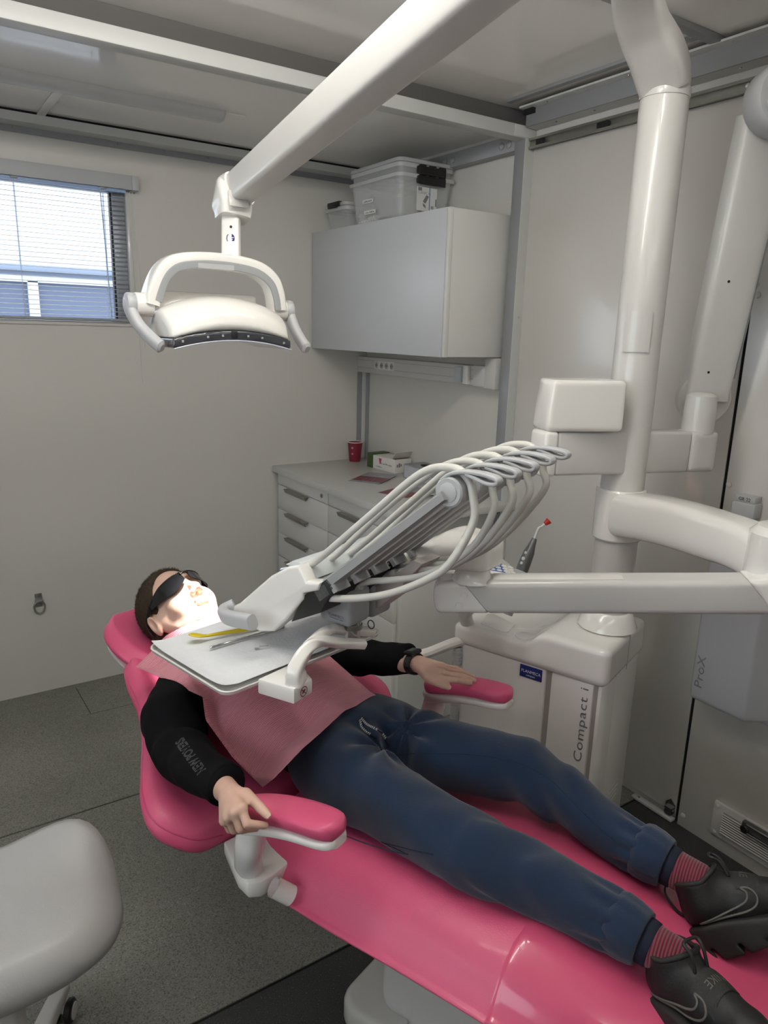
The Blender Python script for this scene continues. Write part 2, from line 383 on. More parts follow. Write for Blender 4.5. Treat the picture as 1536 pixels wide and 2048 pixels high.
# corner channel above the worktop
tk = Thing('trim_5', None, None, (2.03, YW, .94), kind='structure')
tk.part('channel', box((2.004, YW-.008, .937), (2.030, YW-.0005, 1.388)), ALU)
tk.part('channel_cover', box((2.030, YW-.012, .937), (2.056, YW-.0005, 1.388), .002), ALUL)
tk.part('channel_edge', box((2.050, YW-.035, .937), (XW-.0005, YW-.012, 1.388)), GREYD)
# sliding door, its rail and the panel to its right
dr = Thing('door_1', None, None, (XW, 1.7, 0), kind='structure')
dr.part('door_leaf', box((XW-.006, 1.214, .028), (XW+.003, 2.128, 2.262), .001), WALL)
dr.part('door_edge_gap', box((XW-.002, 1.200, 0), (XW+.0035, 1.214, 2.262)), DARKGAP)
dr.part('rail', box((XW-.030, YF, 2.262), (XW, 2.125, 2.290), .002), STEEL)
dr.part('rail_lip', box((XW-.036, YF, 2.258), (XW-.030, 2.125, 2.266)), STEEL)
dr.part('rail_lip', box((XW-.036, YF, 2.286), (XW-.030, 2.125, 2.294)), STEEL)
dr.part('roller_clip', join(box((XW-.034, 2.05, 2.266), (XW-.030, 2.09, 2.284)), box((XW-.040, 2.045, 2.268), (XW-.034, 2.058, 2.282), .002)), BLACK)
dr.part('roller_clip', join(box((XW-.036, 1.77, 2.268), (XW-.030, 1.81, 2.284)), cyl((XW-.040, 1.765, 2.275), (XW-.030, 1.765, 2.275), .009, n=12)), BLACK)
dr.part('roller_clip', join(box((XW-.042, 1.60, 2.258), (XW-.030, 1.635, 2.296), .003), box((XW-.046, 1.615, 2.25), (XW-.034, 1.63, 2.30), .002)), BLACK)
for y_ in (1.29, 1.262, 1.243):
    dr.part('rail_washer', revolve([(.007, 0), (.007, .003), (.003, .0035)], (XW-.030, y_, 2.276), (-1, 0, 0), 12), CHROME)
dr.part('floor_guide', box((XW-.030, 1.212, .002), (XW-.006, 1.375, .012), .002), ALUL)
dr.part('guide_bracket', join(prism([(0, 0), (.035, 0), (.035, .030), (.0175, .048), (0, .030)], 0, .003, R=basis((0, 1, 0), (0, 0, 1), (1, 0, 0)), o=(XW-.012, 1.216, .028)),
        cyl((XW-.022, 1.233, .028), (XW-.010, 1.233, .028), .015, n=14), box((XW-.024, 1.22, .04), (XW-.008, 1.247, .047))), CHROME)
dr.part('screw', revolve([(.005, 0), (.003, .003)], (XW-.018, 1.352, .012), (0, 0, 1), 8), CHROME)
wp_ = Thing('trim_6', None, None, (XW, .9, 0), kind='structure')
wp_.part('panel', box((XW-.012, YF, .0), (XW+.003, 1.200, 2.258), .001), WALL)
for u, v in ((1366, 1631), (1458, 969), (1516, 590), (1513, 569)):
    q = on(u, v, 0, XW-.012); wp_.part('rivet', revolve([(.009, 0), (.008, .003), (.004, .005)], q, (-1, 0, 0), 14), WALL)
# window
WF = mat('window_frame_aluminium', (.30, .32, .35), .4, metal=.3)
GLASS = mat('window_glass', (.97, .99, 1), .0, trans=1.0, ior=1.02, spec=.3)
wn = Thing('window_1', None, None, (.2, YW, 1.6), kind='structure')
wn.part('window_frame', join(box((wx1-.05, YW+.022, wz0), (wx1, YW+.06, wz1), .002), box((wx0, YW+.022, wz0), (wx0+.04, YW+.06, wz1)), box((wx0, YW+.022, wz0), (wx1, YW+.06, wz0+.012)), box((wx0, YW+.022, wz1-.006), (wx1, YW+.06, wz1))), WF)
wn.part('gasket', join(box((wx1-.058, YW+.03, wz0+.012), (wx1-.050, YW+.055, wz1-.006))), BLACK)
wn.part('pane', box((wx0+.02, YW+.046, wz0), (wx1-.02, YW+.050, wz1)), GLASS)
wn.part('window_sill', box((wx0-.01, YW-.008, wz0-.018), (wx1+.012, YW+.03, wz0), .002), WALL)
wn.part('side_casing', box((wx1, YW-.006, wz0-.018), (wx1+.016, YW-.0005, wz1+.0), .001), WALL)
w2 = Thing('window_2', None, None, (XL, .5, sz0), kind='structure')
w2.part('window_frame', join(box((XL-.05, sy0, sz0), (XL-.01, sy0+.04, sz1)), box((XL-.05, sy1-.04, sz0), (XL-.01, sy1, sz1)), box((XL-.05, sy0, sz0), (XL-.01, sy1, sz0+.04)), box((XL-.05, sy0, sz1-.04), (XL-.01, sy1, sz1)), box((XL-.05, .48, sz0), (XL-.01, .52, sz1))), WF)
w2.part('pane', box((XL-.034, sy0+.03, sz0+.03), (XL-.030, sy1-.03, sz1-.03)), GLASS)
# venetian blind
SLAT = mat('pale_blind_slat', (.30, .325, .36), .45)
VAL = mat('blind_valance', (.44, .455, .47), .45)
CORD = mat('blind_cord', (.55, .58, .60), .7)
bl = Thing('venetian_blind', 'white venetian blind with thin slats hanging in the window', 'blind', (.2, YW-.03, wz0), )
bl.part('valance', box((wx0-.04, YW-.055, 2.124), (.886, YW-.045, 2.178), .001), VAL)
bl.part('valance_end', box((.887, YW-.055, 2.124), (.914, YW-.001, 2.179), .001), VAL)
bl.part('head_rail', box((wx0, YW-.040, 2.112), (.864, YW-.016, 2.134), .002), mat('blind_head_rail', (.35, .47, .70), .4))
c_, s_ = math.cos(math.radians(13)), math.sin(math.radians(13)); w_ = .0075
sv = []
for k in range(7):
    x = -w_+2*w_*k/6; z = .0012*(1-(x/w_)**2); sv.append((x*c_-z*s_, x*s_+z*c_))
z0 = 1.628; nsl = 27
ring = lambda X, z: [(X, YW-.028+a, z+b) for a, b in sv]
g0 = (np.array(ring(wx0+.005, z0)+ring(wx1-.012, z0)), [(i, i+1, 7+i+1, 7+i) for i in range(6)])
o0 = bl.part('slat', g0, SLAT, sharp=60)
for k in range(1, nsl): bl.again(o0, (0, 0, .0178*k))
bl.part('bottom_rail', box((wx0+.004, YW-.037, 1.607), (wx1-.010, YW-.020, 1.618), .003), SLAT)
for x_ in (.085, .455, .775):
    bl.part('ladder_cord', join(*[cyl((x_, YW-.028+dy, 1.607), (x_, YW-.028+dy, 2.12), .0006, n=5) for dy in (-.0085, .0085)]), CORD)
    bl.part('cord_clip', box((x_-.013, YW-.046, 2.117), (x_+.013, YW-.040, 2.127), .001), GREYD)
bl.part('tilt_wand', cyl((.762, YW-.047, 2.12), (.778, YW-.047, 1.61), .0022, n=8), mat('clear_wand', (.35, .5, .62), .2))
bl.part('pull_cord', join(hose([(.882, YW-.03, 2.12), (.885, YW-.02, 1.9), (.895, YW-.012, 1.62), (.90, YW-.01, 1.35)], .0009, 12, 5), hose([(.893, YW-.03, 2.12), (.91, YW-.02, 1.8), (.918, YW-.012, 1.5)], .0009, 12, 5)), CORD)
# the house across the yard
OUTW = mat('outside_white_wall', (.50, .53, .56), .7, var=.02); OUTG = mat('outside_grey_cladding', (.16, .20, .28), .5); OUTP = mat('outside_dark_glazing', (.10, .125, .19), .3, spec=.2)
hb = Thing('neighbouring_building', 'pale building with a window band seen through the blind', 'building', (1.2, 7.6, 0))
hb.part('upper_wall', box((-3.5, 7.5, 2.075), (7, 7.9, 4.6)), OUTW)
hb.part('eaves_gutter', box((-3.5, 7.40, 2.03), (7, 7.55, 2.085), .01), OUTG)
hb.part('fascia', box((-3.5, 7.5, 1.995), (7, 7.62, 2.03)), OUTG)
hb.part('head_band', box((-3.5, 7.5, 1.94), (7, 7.6, 1.995)), OUTW)
hb.part('lower_wall', box((-3.5, 7.52, -.5), (7, 7.9, 1.3)), OUTW)
for k in range(-3, 5):
    x0 = 1.10+.95*k
    hb.part('mullion', box((x0, 7.5, 1.3), (x0+.085, 7.62, 1.95)), OUTW)
    hb.part('pane', box((x0+.085, 7.55, 1.3), (x0+.95, 7.58, 1.95)), OUTP)
for k in range(6): hb.part('panel_joint', box((-1.2+.75*k, 7.494, 2.08), (-1.19+.75*k, 7.502, 4.6)), OUTG)
single('yard', 'grey asphalt yard outside the window', 'yard', box((-5, YW+.4, -.7), (8, 12, -.5)), mat('asphalt', (.2, .21, .23), .9))
# tie-down ring on the window wall
hk = Thing('lashing_ring', 'small steel lashing ring screwed to the wall under the window', 'hook', (.41, YW-.004, .44))
hk.part('plate', box((.396, YW-.004, .435), (.424, YW-.0005, .463), .001), STEEL)
hk.part('bridge', cyl((.393, YW-.008, .431), (.427, YW-.008, .431), .006, n=10), CHROME)
hk.part('plate', box((.397, YW-.004, .402), (.423, YW-.0005, .428), .001), STEEL)
a = np.linspace(0, 2*np.pi, 25)
hk.part('ring', tubep(np.stack([.410+.021*np.sin(a), np.full(25, YW-.010), .404+.031*np.cos(a)*np.where(np.cos(a) > 0, .8, 1.0)], 1), .0042, 8, cap=False), STEEL)
for z_ in (.451, .414): hk.part('screw', revolve([(.005, 0), (.003, .003)], (.410, YW-.004, z_), (0, -1, 0), 10), CHROME)
# strip lamp on the bay ceiling (off)
DIFF = mat('frosted_diffuser', (.62, .62, .61), .35)
sl = Thing('ceiling_strip_lamp', 'long frosted strip lamp on the ceiling above the window wall, switched off', 'lamp', (.2, 2.74, 2.345))
pr = [(-.045, 0), (-.045, -.006), (-.040, -.016), (-.028, -.026), (-.010, -.030), (.010, -.030), (.028, -.026), (.040, -.016), (.045, -.006), (.045, 0)]
R_ = basis((0, 1, 0), (0, 0, 1), (1, 0, 0))
sl.part('diffuser', prism(pr, -1.2, 1.085, R=R_, o=(0, 2.74, 2.345)), DIFF)
sl.part('end_cap', prism([(x*1.03, z*1.03) for x, z in pr], 1.085, 1.09, R=R_, o=(0, 2.74, 2.345)), WHITE2)
sl.part('base_rail', box((-1.2, 2.705, 2.339), (1.17, 2.775, 2.3448)), CEILM)
# lamp over the treatment area and an added fill lamp (both out of frame)
EMIT = mat('lit_diffuser', (.9, .9, .9), .5, emit=(1.0, .965, .90), estr=CEIL_LIGHT)
EMIT_FILL = mat('fill_lamp_diffuser', (.9, .9, .9), .5, emit=(1.0, .965, .90), estr=CEIL_LIGHT*.2)  # glow of the unseen second lamp, added as fill light
for (x0, x1, y_) in ((-.40, 1.32, 1.02), (.0, 1.5, -.35)):
    ml = Thing('ceiling_strip_lamp', 'lit tube lamp hung under the main ceiling %s' % ('above the patient chair' if y_ > .5 else 'near the foot of the chair, added as unseen fill'), 'lamp', ((x0+x1)/2, y_, 2.33))
    ml.part('housing', box((x0-.02, y_-.03, 2.385), (x1+.02, y_+.03, 2.3995), .004), WHITE2)
    for x_ in (x0+.1, x1-.1): ml.part('bracket', box((x_-.01, y_-.012, 2.345), (x_+.01, y_+.012, 2.386)), WHITE2)
    ml.part('tube', cyl((x0, y_, 2.330), (x1, y_, 2.330), .028, n=20), EMIT if y_ > .5 else EMIT_FILL)
# ================================================================== storage corner
R_yz = basis((0, 1, 0), (0, 0, 1), (1, 0, 0))
wc = Thing('wall_cabinet', 'pale grey flap-door cabinet hanging on the wall under clear boxes', 'cabinet', (1.9, 2.72, 1.51))
wc.part('body', join(box((1.752, 2.200, 1.510), (2.058, 2.216, 2.040), .001), box((1.752, 3.236, 1.510), (2.058, 3.252, 2.040), .001), box((1.753, 2.215, 1.5105), (2.058, 3.237, 1.526)), box((1.753, 2.215, 2.024), (2.058, 3.237, 2.0395)), box((2.045, 2.215, 1.525), (2.0585, 3.237, 2.025))), CABW)
wc.part('door', box((1.733, 2.216, 1.508), (1.750, 3.246, 2.041), .001), CABG)
wc.part('edge_strip', box((1.735, 2.199, 1.509), (1.752, 2.2145, 2.041), .0015), CABW)
# wall trunking with sockets
sk = Thing('socket_trunking', 'white wall trunking with four round sockets under the cabinet', 'trunking', (2.03, 2.7, 1.4))
sk.part('trunk', box((2.004, 2.30, 1.391), (2.059, YW-.001, 1.470), .003), WHITE2)
sk.part('lid_line', box((2.0032, 2.33, 1.452), (2.005, YW-.003, 1.4535)), GREYD)
sk.part('lid_line', box((2.0032, 2.33, 1.415), (2.005, YW-.003, 1.4165)), GREYD)
sk.part('end_cap', box((1.998, 2.195, 1.383), (2.059, 2.262, 1.506), .003), WHITE2)
sk.part('end_section', box((2.002, 2.262, 1.388), (2.059, 2.335, 1.472), .002), WHITE2)
for k in range(4):
    s = sk.part('socket', revolve([(.0165, 0), (.0165, .0045), (.0135, .0045), (.0130, .0015), (.001, .0012)], (2.0036, 3.070-.044*k, 1.434), (-1, 0, 0), 20), WHITE)
    sk.part('well', revolve([(.0128, 0), (.0128, .0003), (.001, .0004)], (2.0021, 3.070-.044*k, 1.434), (-1, 0, 0), 20), GREYD, parent=s)
    sk.part('contact', join(*[revolve([(.0022, 0), (.0022, .001)], (2.0018, 3.070-.044*k+d, 1.434), (-1, 0, 0), 8) for d in (-.006, .006)]), DARKGAP, parent=s)
sk.part('socket_plate', box((2.0030, 2.92, 1.4135), (2.0045, 3.095, 1.4545), .0005), WHITE)
sk.part('switch_box', box((1.975, 2.385, 1.400), (2.004, 2.43, 1.462), .004), mat('pale_blue_switch_box', (.50, .55, .57), .35))
sk.part('clear_cover', box((1.985, 2.352, 1.392), (2.004, 2.384, 1.470), .003), WHITE)
# worktop and drawer units
WTOP = mat('pale_worktop', (.62, .62, .59), .3, bump=.03, bscale=250)
HAND = mat('taupe_handle', (.27, .26, .225), .4, metal=.3)
single('worktop', 'pale laminate worktop in the corner behind the chair', 'worktop', box((1.515, 2.085, .905), (2.058, YW-.001, .935), .002), WTOP)
def drawers(name, label, y0, y1, lock, grp):
    t = Thing(name, label, 'cabinet', (1.8, (y0+y1)/2, 0), group=grp)
    t.part('body', box((1.552, y0, .06), (2.05, y1, .904), .001), CABW)
    t.part('plinth', box((1.60, y0+.01, 0.002), (2.04, y1-.01, .06)), GREYD)
    t.part('top_rail', box((1.535, y0+.002, .847), (1.552, y1-.002, .902), .001), CABW)
    if lock: t.part('lock', revolve([(.0095, 0), (.0095, .003), (.007, .004), (.007, .002), (.001, .002)], (1.535, y0+.055, .875), (-1, 0, 0), 18), HAND)
    zs = [.843, .720, .596, .472, .30]
    for k in range(5):
        zt = zs[k]; zb = (zs[k+1]+.003) if k < 4 else .065
        d = t.part('drawer', box((1.535, y0+.002, zb), (1.552, y1-.002, zt), .0012), CABW)
        h0, h1 = y1-.115, y1-.33
        if k < 4: t.part('handle', join(box((1.510, h1, zt-.003), (1.537, h0, zt-.0005)), xf(box((0, h1, -.020), (.0025, h0, 0)), basis((.9, 0, .43), (0, 1, 0), (-.43, 0, .9)), (1.509, 0, zt-.0005))), HAND, parent=d)
    return t
drawers('drawer_cabinet', 'white drawer cabinet with a lock under the worktop, beside the window wall', 2.722, 3.232, True, 'drawer units under the worktop')
drawers('drawer_cabinet', 'white drawer cabinet at the open end of the worktop, behind the hoses', 2.187, 2.718, False, 'drawer units under the worktop')
single('cabinet_side_panel', 'grey upright board closing the end of the drawer units', 'panel', box((1.55, 2.165, .002), (2.055, 2.185, .904), .001), CABW)
def scribble(w, h):
    """print too small to read: a row of tiny strokes"""
    g = []; x = 0.0
    while x < w:
        d = h*random.uniform(.25, .6); g.append(box((x, h*random.choice((0, 0, .2)), 0), (min(w, x+d), h*random.choice((.7, .7, 1)), .0002))); x += d+h*random.choice((.2, .2, .2, .6))
    return join(*g)
# clear storage boxes
CLEAR = mat('clear_polypropylene', (.80, .82, .82), .25, trans=.0, alpha=.30, spec=.6)
CLEARR = mat('clear_rim', (.74, .76, .76), .25, alpha=.5)
CARD = mat('printed_card', (.72, .73, .72), .5); LBL = mat('label_strip', (.75, .76, .74), .5); INK = mat('ink', (.04, .04, .045), .6); INKB = mat('blue_ink', (.05, .25, .5), .6); INKG = mat('grey_ink', (.2, .2, .21), .6)
def crate(name, label, lo, hi, nest=True):
    lo = np.array(lo); hi = np.array(hi); t = Thing(name, label, 'box', ((lo[0]+hi[0])/2, (lo[1]+hi[1])/2, lo[2]))
    def shell(zb, zt, ins, ts=.003):
        c = (lo+hi)/2; w, d = (hi-lo)[:2]; q = []
        for z, k in ((zb, ins+.016), (zt, ins)): q.append([(c[0]+x, c[1]+y, z) for x, y in rrect(w-2*k, d-2*k, .025, 4)])
        bot = [(x, y, zb) for x, y, _ in q[0]]
        return loft(q, cap=False)[0], loft(q, cap=False)[1]+[tuple(range(len(bot)))[::-1]]
    def rim(z, ex, h):
        c = (lo+hi)/2; w, d = (hi-lo)[:2]; P = [[(c[0]+x, c[1]+y, zz) for x, y in rrect(w+2*e, d+2*e, .03, 4)] for zz, e in ((z-h, ex), (z, ex), (z+.001, ex-.012))]
        return loft(P, cap=False)
    H = hi[2]-lo[2]
    t.part('tub', shell(lo[2], hi[2]-.014, .004), CLEAR, sharp=50)
    t.part('tub_rim', rim(hi[2]-.012, .004, .016), CLEARR)
    c = (lo+hi)/2; w, d = (hi-lo)[:2]
    t.part('lid', xf(prism([(c[0]+x, c[1]+y) for x, y in rrect(w+.012, d+.012, .03, 4)], hi[2]-.010, hi[2]+.006, .004), None), CLEARR)
    if nest:
        t.part('second_tub', shell(lo[2]+.02, hi[2]-.055, .001), CLEAR, sharp=50)
        t.part('second_rim', rim(hi[2]-.052, .010, .014), CLEARR)
    return t
bx0, bx1, by0, by1 = 1.768, 2.045, 2.575, 2.965
cr = crate('storage_box', 'large clear plastic box with black clip handles on the wall cabinet', (bx0, by0, 2.042), (bx1, by1, 2.268))
for k, z_ in enumerate((2.232, 2.196)):
    cl = cr.part('clip_handle', join(box((1.845, by0-.022, z_-.012), (1.985, by0-.002, z_+.016), .004), box((1.850, by0-.027, z_-.018), (1.980, by0-.018, z_-.006), .003), *[box((1.855+.05*j, by0-.018, z_+.014), (1.885+.05*j, by0-.006, z_+.022), .001) for j in range(3)]), BLACK)
g = box((1.850, by0-.0065, 2.082), (1.952, by0-.0045, 2.172)); cd_ = cr.part('insert_card', g, CARD)
Rn = basis((1, 0, 0), (0, 0, 1), (0, -1, 0))
cr.part('card_print', join(xf(text_geo('CLASSIC 15', .013), Rn, (1.853, by0-.0072, 2.146)), xf(box((.005, .075, 0), (.024, .088, .0003)), Rn, (1.850, by0-.0070, 2.082)),
      xf(prism([(.030, .035), (.048, .062), (.060, .056), (.044, .028)], 0, .0003), Rn, (1.850, by0-.007, 2.082)), xf(prism([(.030, .030), (.044, .022), (.046, .010), (.032, .018)], 0, .0003), Rn, (1.850, by0-.007, 2.082)),
      *[xf(box((.072+.002*j, .010, 0), (.0731+.002*j, .022, .0003)), Rn, (1.850, by0-.007, 2.082)) for j in range(7)], xf(box((.094, .022, 0), (.100, .050, .0003)), Rn, (1.85, by0-.007, 2.082))), INKG, parent=cd_)
cr.part('card_stripe', xf(box((.062, 0, 0), (.066, .09, .0003)), Rn, (1.85, by0-.0069, 2.082)), INKB, parent=cd_)
Rl = basis((0, -1, 0), (0, 0, 1), (-1, 0, 0))
for (y_, z_, w) in ((2.86, 2.128, .085), (2.845, 2.083, .09)):
    lb = cr.part('label_strip', xf(box((0, 0, 0), (w, .015, .0006)), Rl, (bx0+.0035, y_, z_)), LBL)
    cr.part('label_print', xf(scribble(w*.75, .007), Rl, (bx0+.0028, y_-.012, z_+.004)), INK, parent=lb)
cr.part('crumpled_wrap', snets(lambda P: smin(smin(ell(P, (bx0+.03, 2.86, 2.06), (.015, .07, .012)), ell(P, (bx0+.03, 2.90, 2.085), (.012, .025, .012)), .01), ell(P, (bx0+.028, 2.80, 2.066), (.012, .04, .014)), .01)+.004*np.sin(P[:, 1]*300)*np.sin(P[:, 2]*260), (bx0+.008, 2.76, 2.043), (bx0+.055, 2.95, 2.11), .004), mat('clear_wrap', (.85, .85, .84), .12, alpha=.6), sharp=180)
c2 = crate('storage_box', 'small clear plastic box with a black clip at the end of the wall cabinet', (1.775, 3.005, 2.042), (1.93, 3.205, 2.155), nest=False)
c2.part('clip_handle', join(box((1.763, 3.05, 2.145), (1.783, 3.16, 2.166), .004), box((1.757, 3.065, 2.138), (1.768, 3.145, 2.152), .003)), BLACK)
# things on the worktop
ZC = .9352
CUPR = mat('red_paper_cup', (.20, .014, .030), .45); PAPW = mat('white_paper', (.72, .70, .66), .6)
cp = Thing('paper_cup', 'red paper cup with a white rim in the corner of the worktop', 'cup', (1.955, 3.185, ZC))
cp.part('cup', revolve([(.0275, 0), (.0285, .004), (.0385, .100), (.0370, .100), (.0275, .006), (.001, .005)], (1.955, 3.185, ZC)), CUPR)
a = np.linspace(0, 2*np.pi, 29)
cp.part('rim', tubep(np.stack([1.955+.0385*np.cos(a), 3.185+.0385*np.sin(a), np.full(29, ZC+.101)], 1), .0022, 6, cap=False), PAPW)
for (u, v, r) in ((702, 897, .005), (701.5, 909, .004)):
    q = on(u, v, 1, 3.152); dv = np.array([q[0]-1.955, q[1]-3.185, 0]); dv /= np.linalg.norm(dv); k = .0282+(q[2]-ZC)/.1*.0105+.0012
    cp.part('print_mark', xf(box((-r, -r, 0), (r, r, .0006), .0002), basis(np.cross((0, 0, 1), dv), (0, 0, 1), dv), np.array([1.955, 3.185, q[2]])+dv*k), mat('faded_cup_print', (.45, .30, .31), .6))
GREENP = mat('green_leaf_print', (.05, .09, .03), .5, var=.8, vscale=90)
ct = Thing('carton', 'white opened carton with a green leafy end on the worktop', 'carton', (1.985, 2.95, ZC), rz=math.radians(-3))
bxc = np.array([1.99, 2.93, ZC]); Rc = basis((math.cos(.05), math.sin(.05), 0), (-math.sin(.05), math.cos(.05), 0), (0, 0, 1))
P_ = lambda g: xf(g, Rc, bxc)
# box of 0.10 (x) by 0.22 (y) by 0.065
ct.part('body', P_(box((-.05, -.125, 0), (.05, .10, .066), .001)), PAPW)
ct.part('green_sleeve', P_(box((-.052, .055, 0), (.052, .104, .072), .001)), GREENP)
ct.part('open_flap', P_(join(box((-.05, -.125, .066), (.05, -.06, .068)), xf(box((0, 0, 0), (.10, .001, .045)), basis((1, 0, 0), (0, .75, .66), (0, -.66, .75)), (-.05, -.10, .068)))), PAPW)
ct.part('slot', P_(box((-.046, -.118, .0661), (.046, -.095, .0688))), mat('brown_card_inside', (.10, .055, .035), .8))
Rf = basis((0, -1, 0), (0, 0, 1), (-1, 0, 0)) @ Rc
ct.part('print', join(xf(scribble(.10, .008), Rf, bxc+np.array([-.0505, .0, .030]) @ Rc), xf(scribble(.05, .006), Rf, bxc+np.array([-.0505, .03, .012]) @ Rc), xf(scribble(.03, .02), basis((1, 0, 0), (0, 0, 1), (0, -1, 0)) @ Rc, bxc+np.array([-.04, -.1256, .03]) @ Rc)), INKG)
ct.part('pink_mark', xf(prism([(-.012, .012), (.012, .012), (.006, -.014), (-.004, -.014)], 0, .0004), Rf, bxc+np.array([-.0505, -.005, .045]) @ Rc), mat('pink_print', (.5, .06, .16), .5))
tb_ = Thing('tissue_box', 'grey printed tissue box with an oval slot behind the hoses', 'box', (1.99, 2.60, ZC))
GPRN = mat('grey_print_card', (.34, .35, .38), .5, var=.35, vscale=30)
tb_.part('body', box((1.935, 2.49, ZC), (2.052, 2.715, ZC+.066), .002), GPRN)
tb_.part('side_panel', box((1.9335, 2.50, ZC+.004), (1.9352, 2.706, ZC+.060)), mat('silver_print', (.55, .56, .60), .4, var=.2, vscale=25))
tb_.part('slot', prism([(2.0+.03*math.cos(i/16*6.283), 2.60+.06*math.sin(i/16*6.283)) for i in range(16)], ZC+.0655, ZC+.0668), DARKGAP)
WINE = mat('wine_red_print', (.20, .018, .045), .35, coat=.2); PHOTO = mat('grey_photo_print', (.30, .32, .36), .35, coat=.2, var=.5, vscale=30)
def leaflet(label, c, ang, n, z):
    t = Thing('leaflet', label, 'leaflet', (c[0], c[1], z), group='leaflets on the worktop')
    R = basis((math.cos(ang), math.sin(ang), 0), (-math.sin(ang), math.cos(ang), 0), (0, 0, 1))
    for k in range(n):
        t.part('sheet', xf(box((-.105+.004*k, -.074-.003*k, .0012*k), (.105+.004*k, .074-.003*k, .0012*k+.001)), R, (c[0], c[1], z)), PHOTO)
    t.part('red_cover', xf(box((-.105+.004*n, -.074-.003*n, .0012*n), (-.005+.004*n, .074-.003*n, .0012*n+.0008)), R, (c[0], c[1], z)), WINE)
    t.part('print', join(*[xf(scribble(.06, .006), R, np.array([c[0], c[1], 0])+np.array([-.085, -.03+.02*i, z+.0012*n+.0009]) @ R) for i in range(3)]), mat('pale_print_%d' % n, (.45, .25, .25), .5))
    return t
leaflet('wine red and grey leaflets fanned on the worktop before the carton', np.array([1.79, 2.76, 0]), math.radians(35), 4, ZC)
leaflet('single wine red leaflet on the worktop beside the pen', np.array([1.77, 2.46, 0]), math.radians(20), 1, ZC)
single('printed_sheet', 'printed sheet with teal bands lying behind the hoses', 'paper', join(xf(box((-.1, -.07, 0), (.1, .07, .0008)), basis((.9, .43, 0), (-.43, .9, 0), (0, 0, 1)), (1.95, 2.40, ZC))), mat('teal_banded_sheet', (.45, .48, .50), .5, var=.35, vscale=14))
pn = Thing('pen', 'black and silver pen lying on the worktop edge', 'pen', (1.74, 2.295, ZC))
pa, pb = np.array([1.69, 2.292, ZC+.006]), np.array([1.80, 2.31, ZC+.006])
pn.part('barrel', cyl(pa+(pb-pa)*.22, pb, .0042, n=12), CHROME); pn.part('tip', cyl(pa, pa+(pb-pa)*.22, .0058, .0050, n=12, bev=.002), BLACK); pn.part('clip', cyl(pa+(pb-pa)*.5+[0, 0, .005], pb+[0, 0, .005], .0015, n=6), BLACK)
# ================================================================== dental unit: cart, pole, arms
PX, PY = 1.62, 1.244                                   # pole axis
PLB = mat('blue_label', (.012, .022, .16), .3); PLW = mat('label_white', (.75, .75, .78), .4); TXT = mat('grey_lettering', (.20, .195, .20), .5)
CARTP = mat('cart_panel_white', (.76, .74, .715), .28, coat=.3, bump=.02, bscale=60)
ct0, ct1, cl0, cl1 = -.345, .125, .615, .925             # cart in chair coordinates
cart = Thing('dental_cart', 'white dental unit cart with a rinsing bowl top and tall round pole', 'dental unit', cf((-.1, .77, 0)), CANG)
C3 = lambda g: xf(g, CM, CO)                             # chair-frame geometry to world
cart.part('body', C3(box((ct0+.02, cl0+.022, .03), (ct1-.012, cl1-.012, .70), .012, 3)), CARTP)
cart.part('plinth', C3(box((ct0+.04, cl0+.04, 0), (ct1-.03, cl1-.03, .04))), GREYD)
d1 = cart.part('door_panel', C3(box((ct0+.03, cl0+.004, .05), (-.044, cl0+.024, .692), .006)), CARTP)
d2 = cart.part('lettered_panel', C3(box((-.028, cl0+.004, .05), (.094, cl0+.024, .690), .006)), CARTP)
cart.part('corner_cover', C3(prism([(.106, cl0+.008), (.114, cl0+.010), (.1205, cl0+.022), (.122, cl0+.05), (.122, cl0+.10), (.10, cl0+.10), (.104, cl0+.03)], .05, .69, .003)), CARTP)
cart.part('side_panel', C3(box((.108, cl0+.105, .05), (.121, cl1-.015, .69), .003)), CARTP)
cart.part('panel_groove', C3(join(box((-.045, cl0+.012, .05), (-.027, cl0+.03, .69)), box((.093, cl0+.012, .05), (.110, cl0+.03, .69)))), mat('groove_shadow_grey', (.36, .34, .32), .5))
for k in range(9): cart.part('vent_slit', C3(box((.1205, cl0+.165, .16+.016*k), (.1218, cl0+.235, .166+.016*k))), WHITE2)
# top cover with the sunken bowl
def top(P):
    d = rbox(P, ((ct0+ct1)/2, (cl0+cl1)/2, .745), ((ct1-ct0)/2+.004, (cl1-cl0)/2+.004, .058), .024)
    # the low side of the cover (rinsing bowl) on the head end
    low = P[:, 2] - (.803 - .050/(1+np.exp((P[:, 0]+.085+.35*(P[:, 1]-.77)*0)/.012)))
    d = smax(d, low, .016)
    bowl = ell(P, (-.215, .80, .80), (.115, .115, .080)); d = smax(d, -bowl, .012)
    return d
cart.part('top_cover', C3(snets(top, (ct0-.02, cl0-.02, .675), (ct1+.02, cl1+.02, .82), .0052)), WHITE, sharp=180)
cart.part('cup_filler_pad', C3(prism([(-.30+.02, .66), (-.20, .648), (-.185, .655), (-.195, .72), (-.28, .75), (-.30, .74)], .752, .7565, .002)), WHITE)
cart.part('filter_lid', C3(revolve([(.028, 0), (.028, .003), (.026, .004), (.001, .0045)], (-.135, .662, .7525))), WHITE)
cart.part('cover_seam', C3(join(box((.1285, .775, .69), (.1296, .777, .80)))), GREYD)
def fitx(g, w):
    V, Fc = g; V = V.copy(); V[:, 0] *= w/V[:, 0].max(); return V, Fc
Rfr = basis(CA, CZ, -CL)                           # reading frame of the side that faces the chair
q = cf((-.122, cl0+.0035, .652))
lb = cart.part('name_plate', xf(box((0, 0, 0), (.068, .036, .0015)), Rfr, q), PLB)
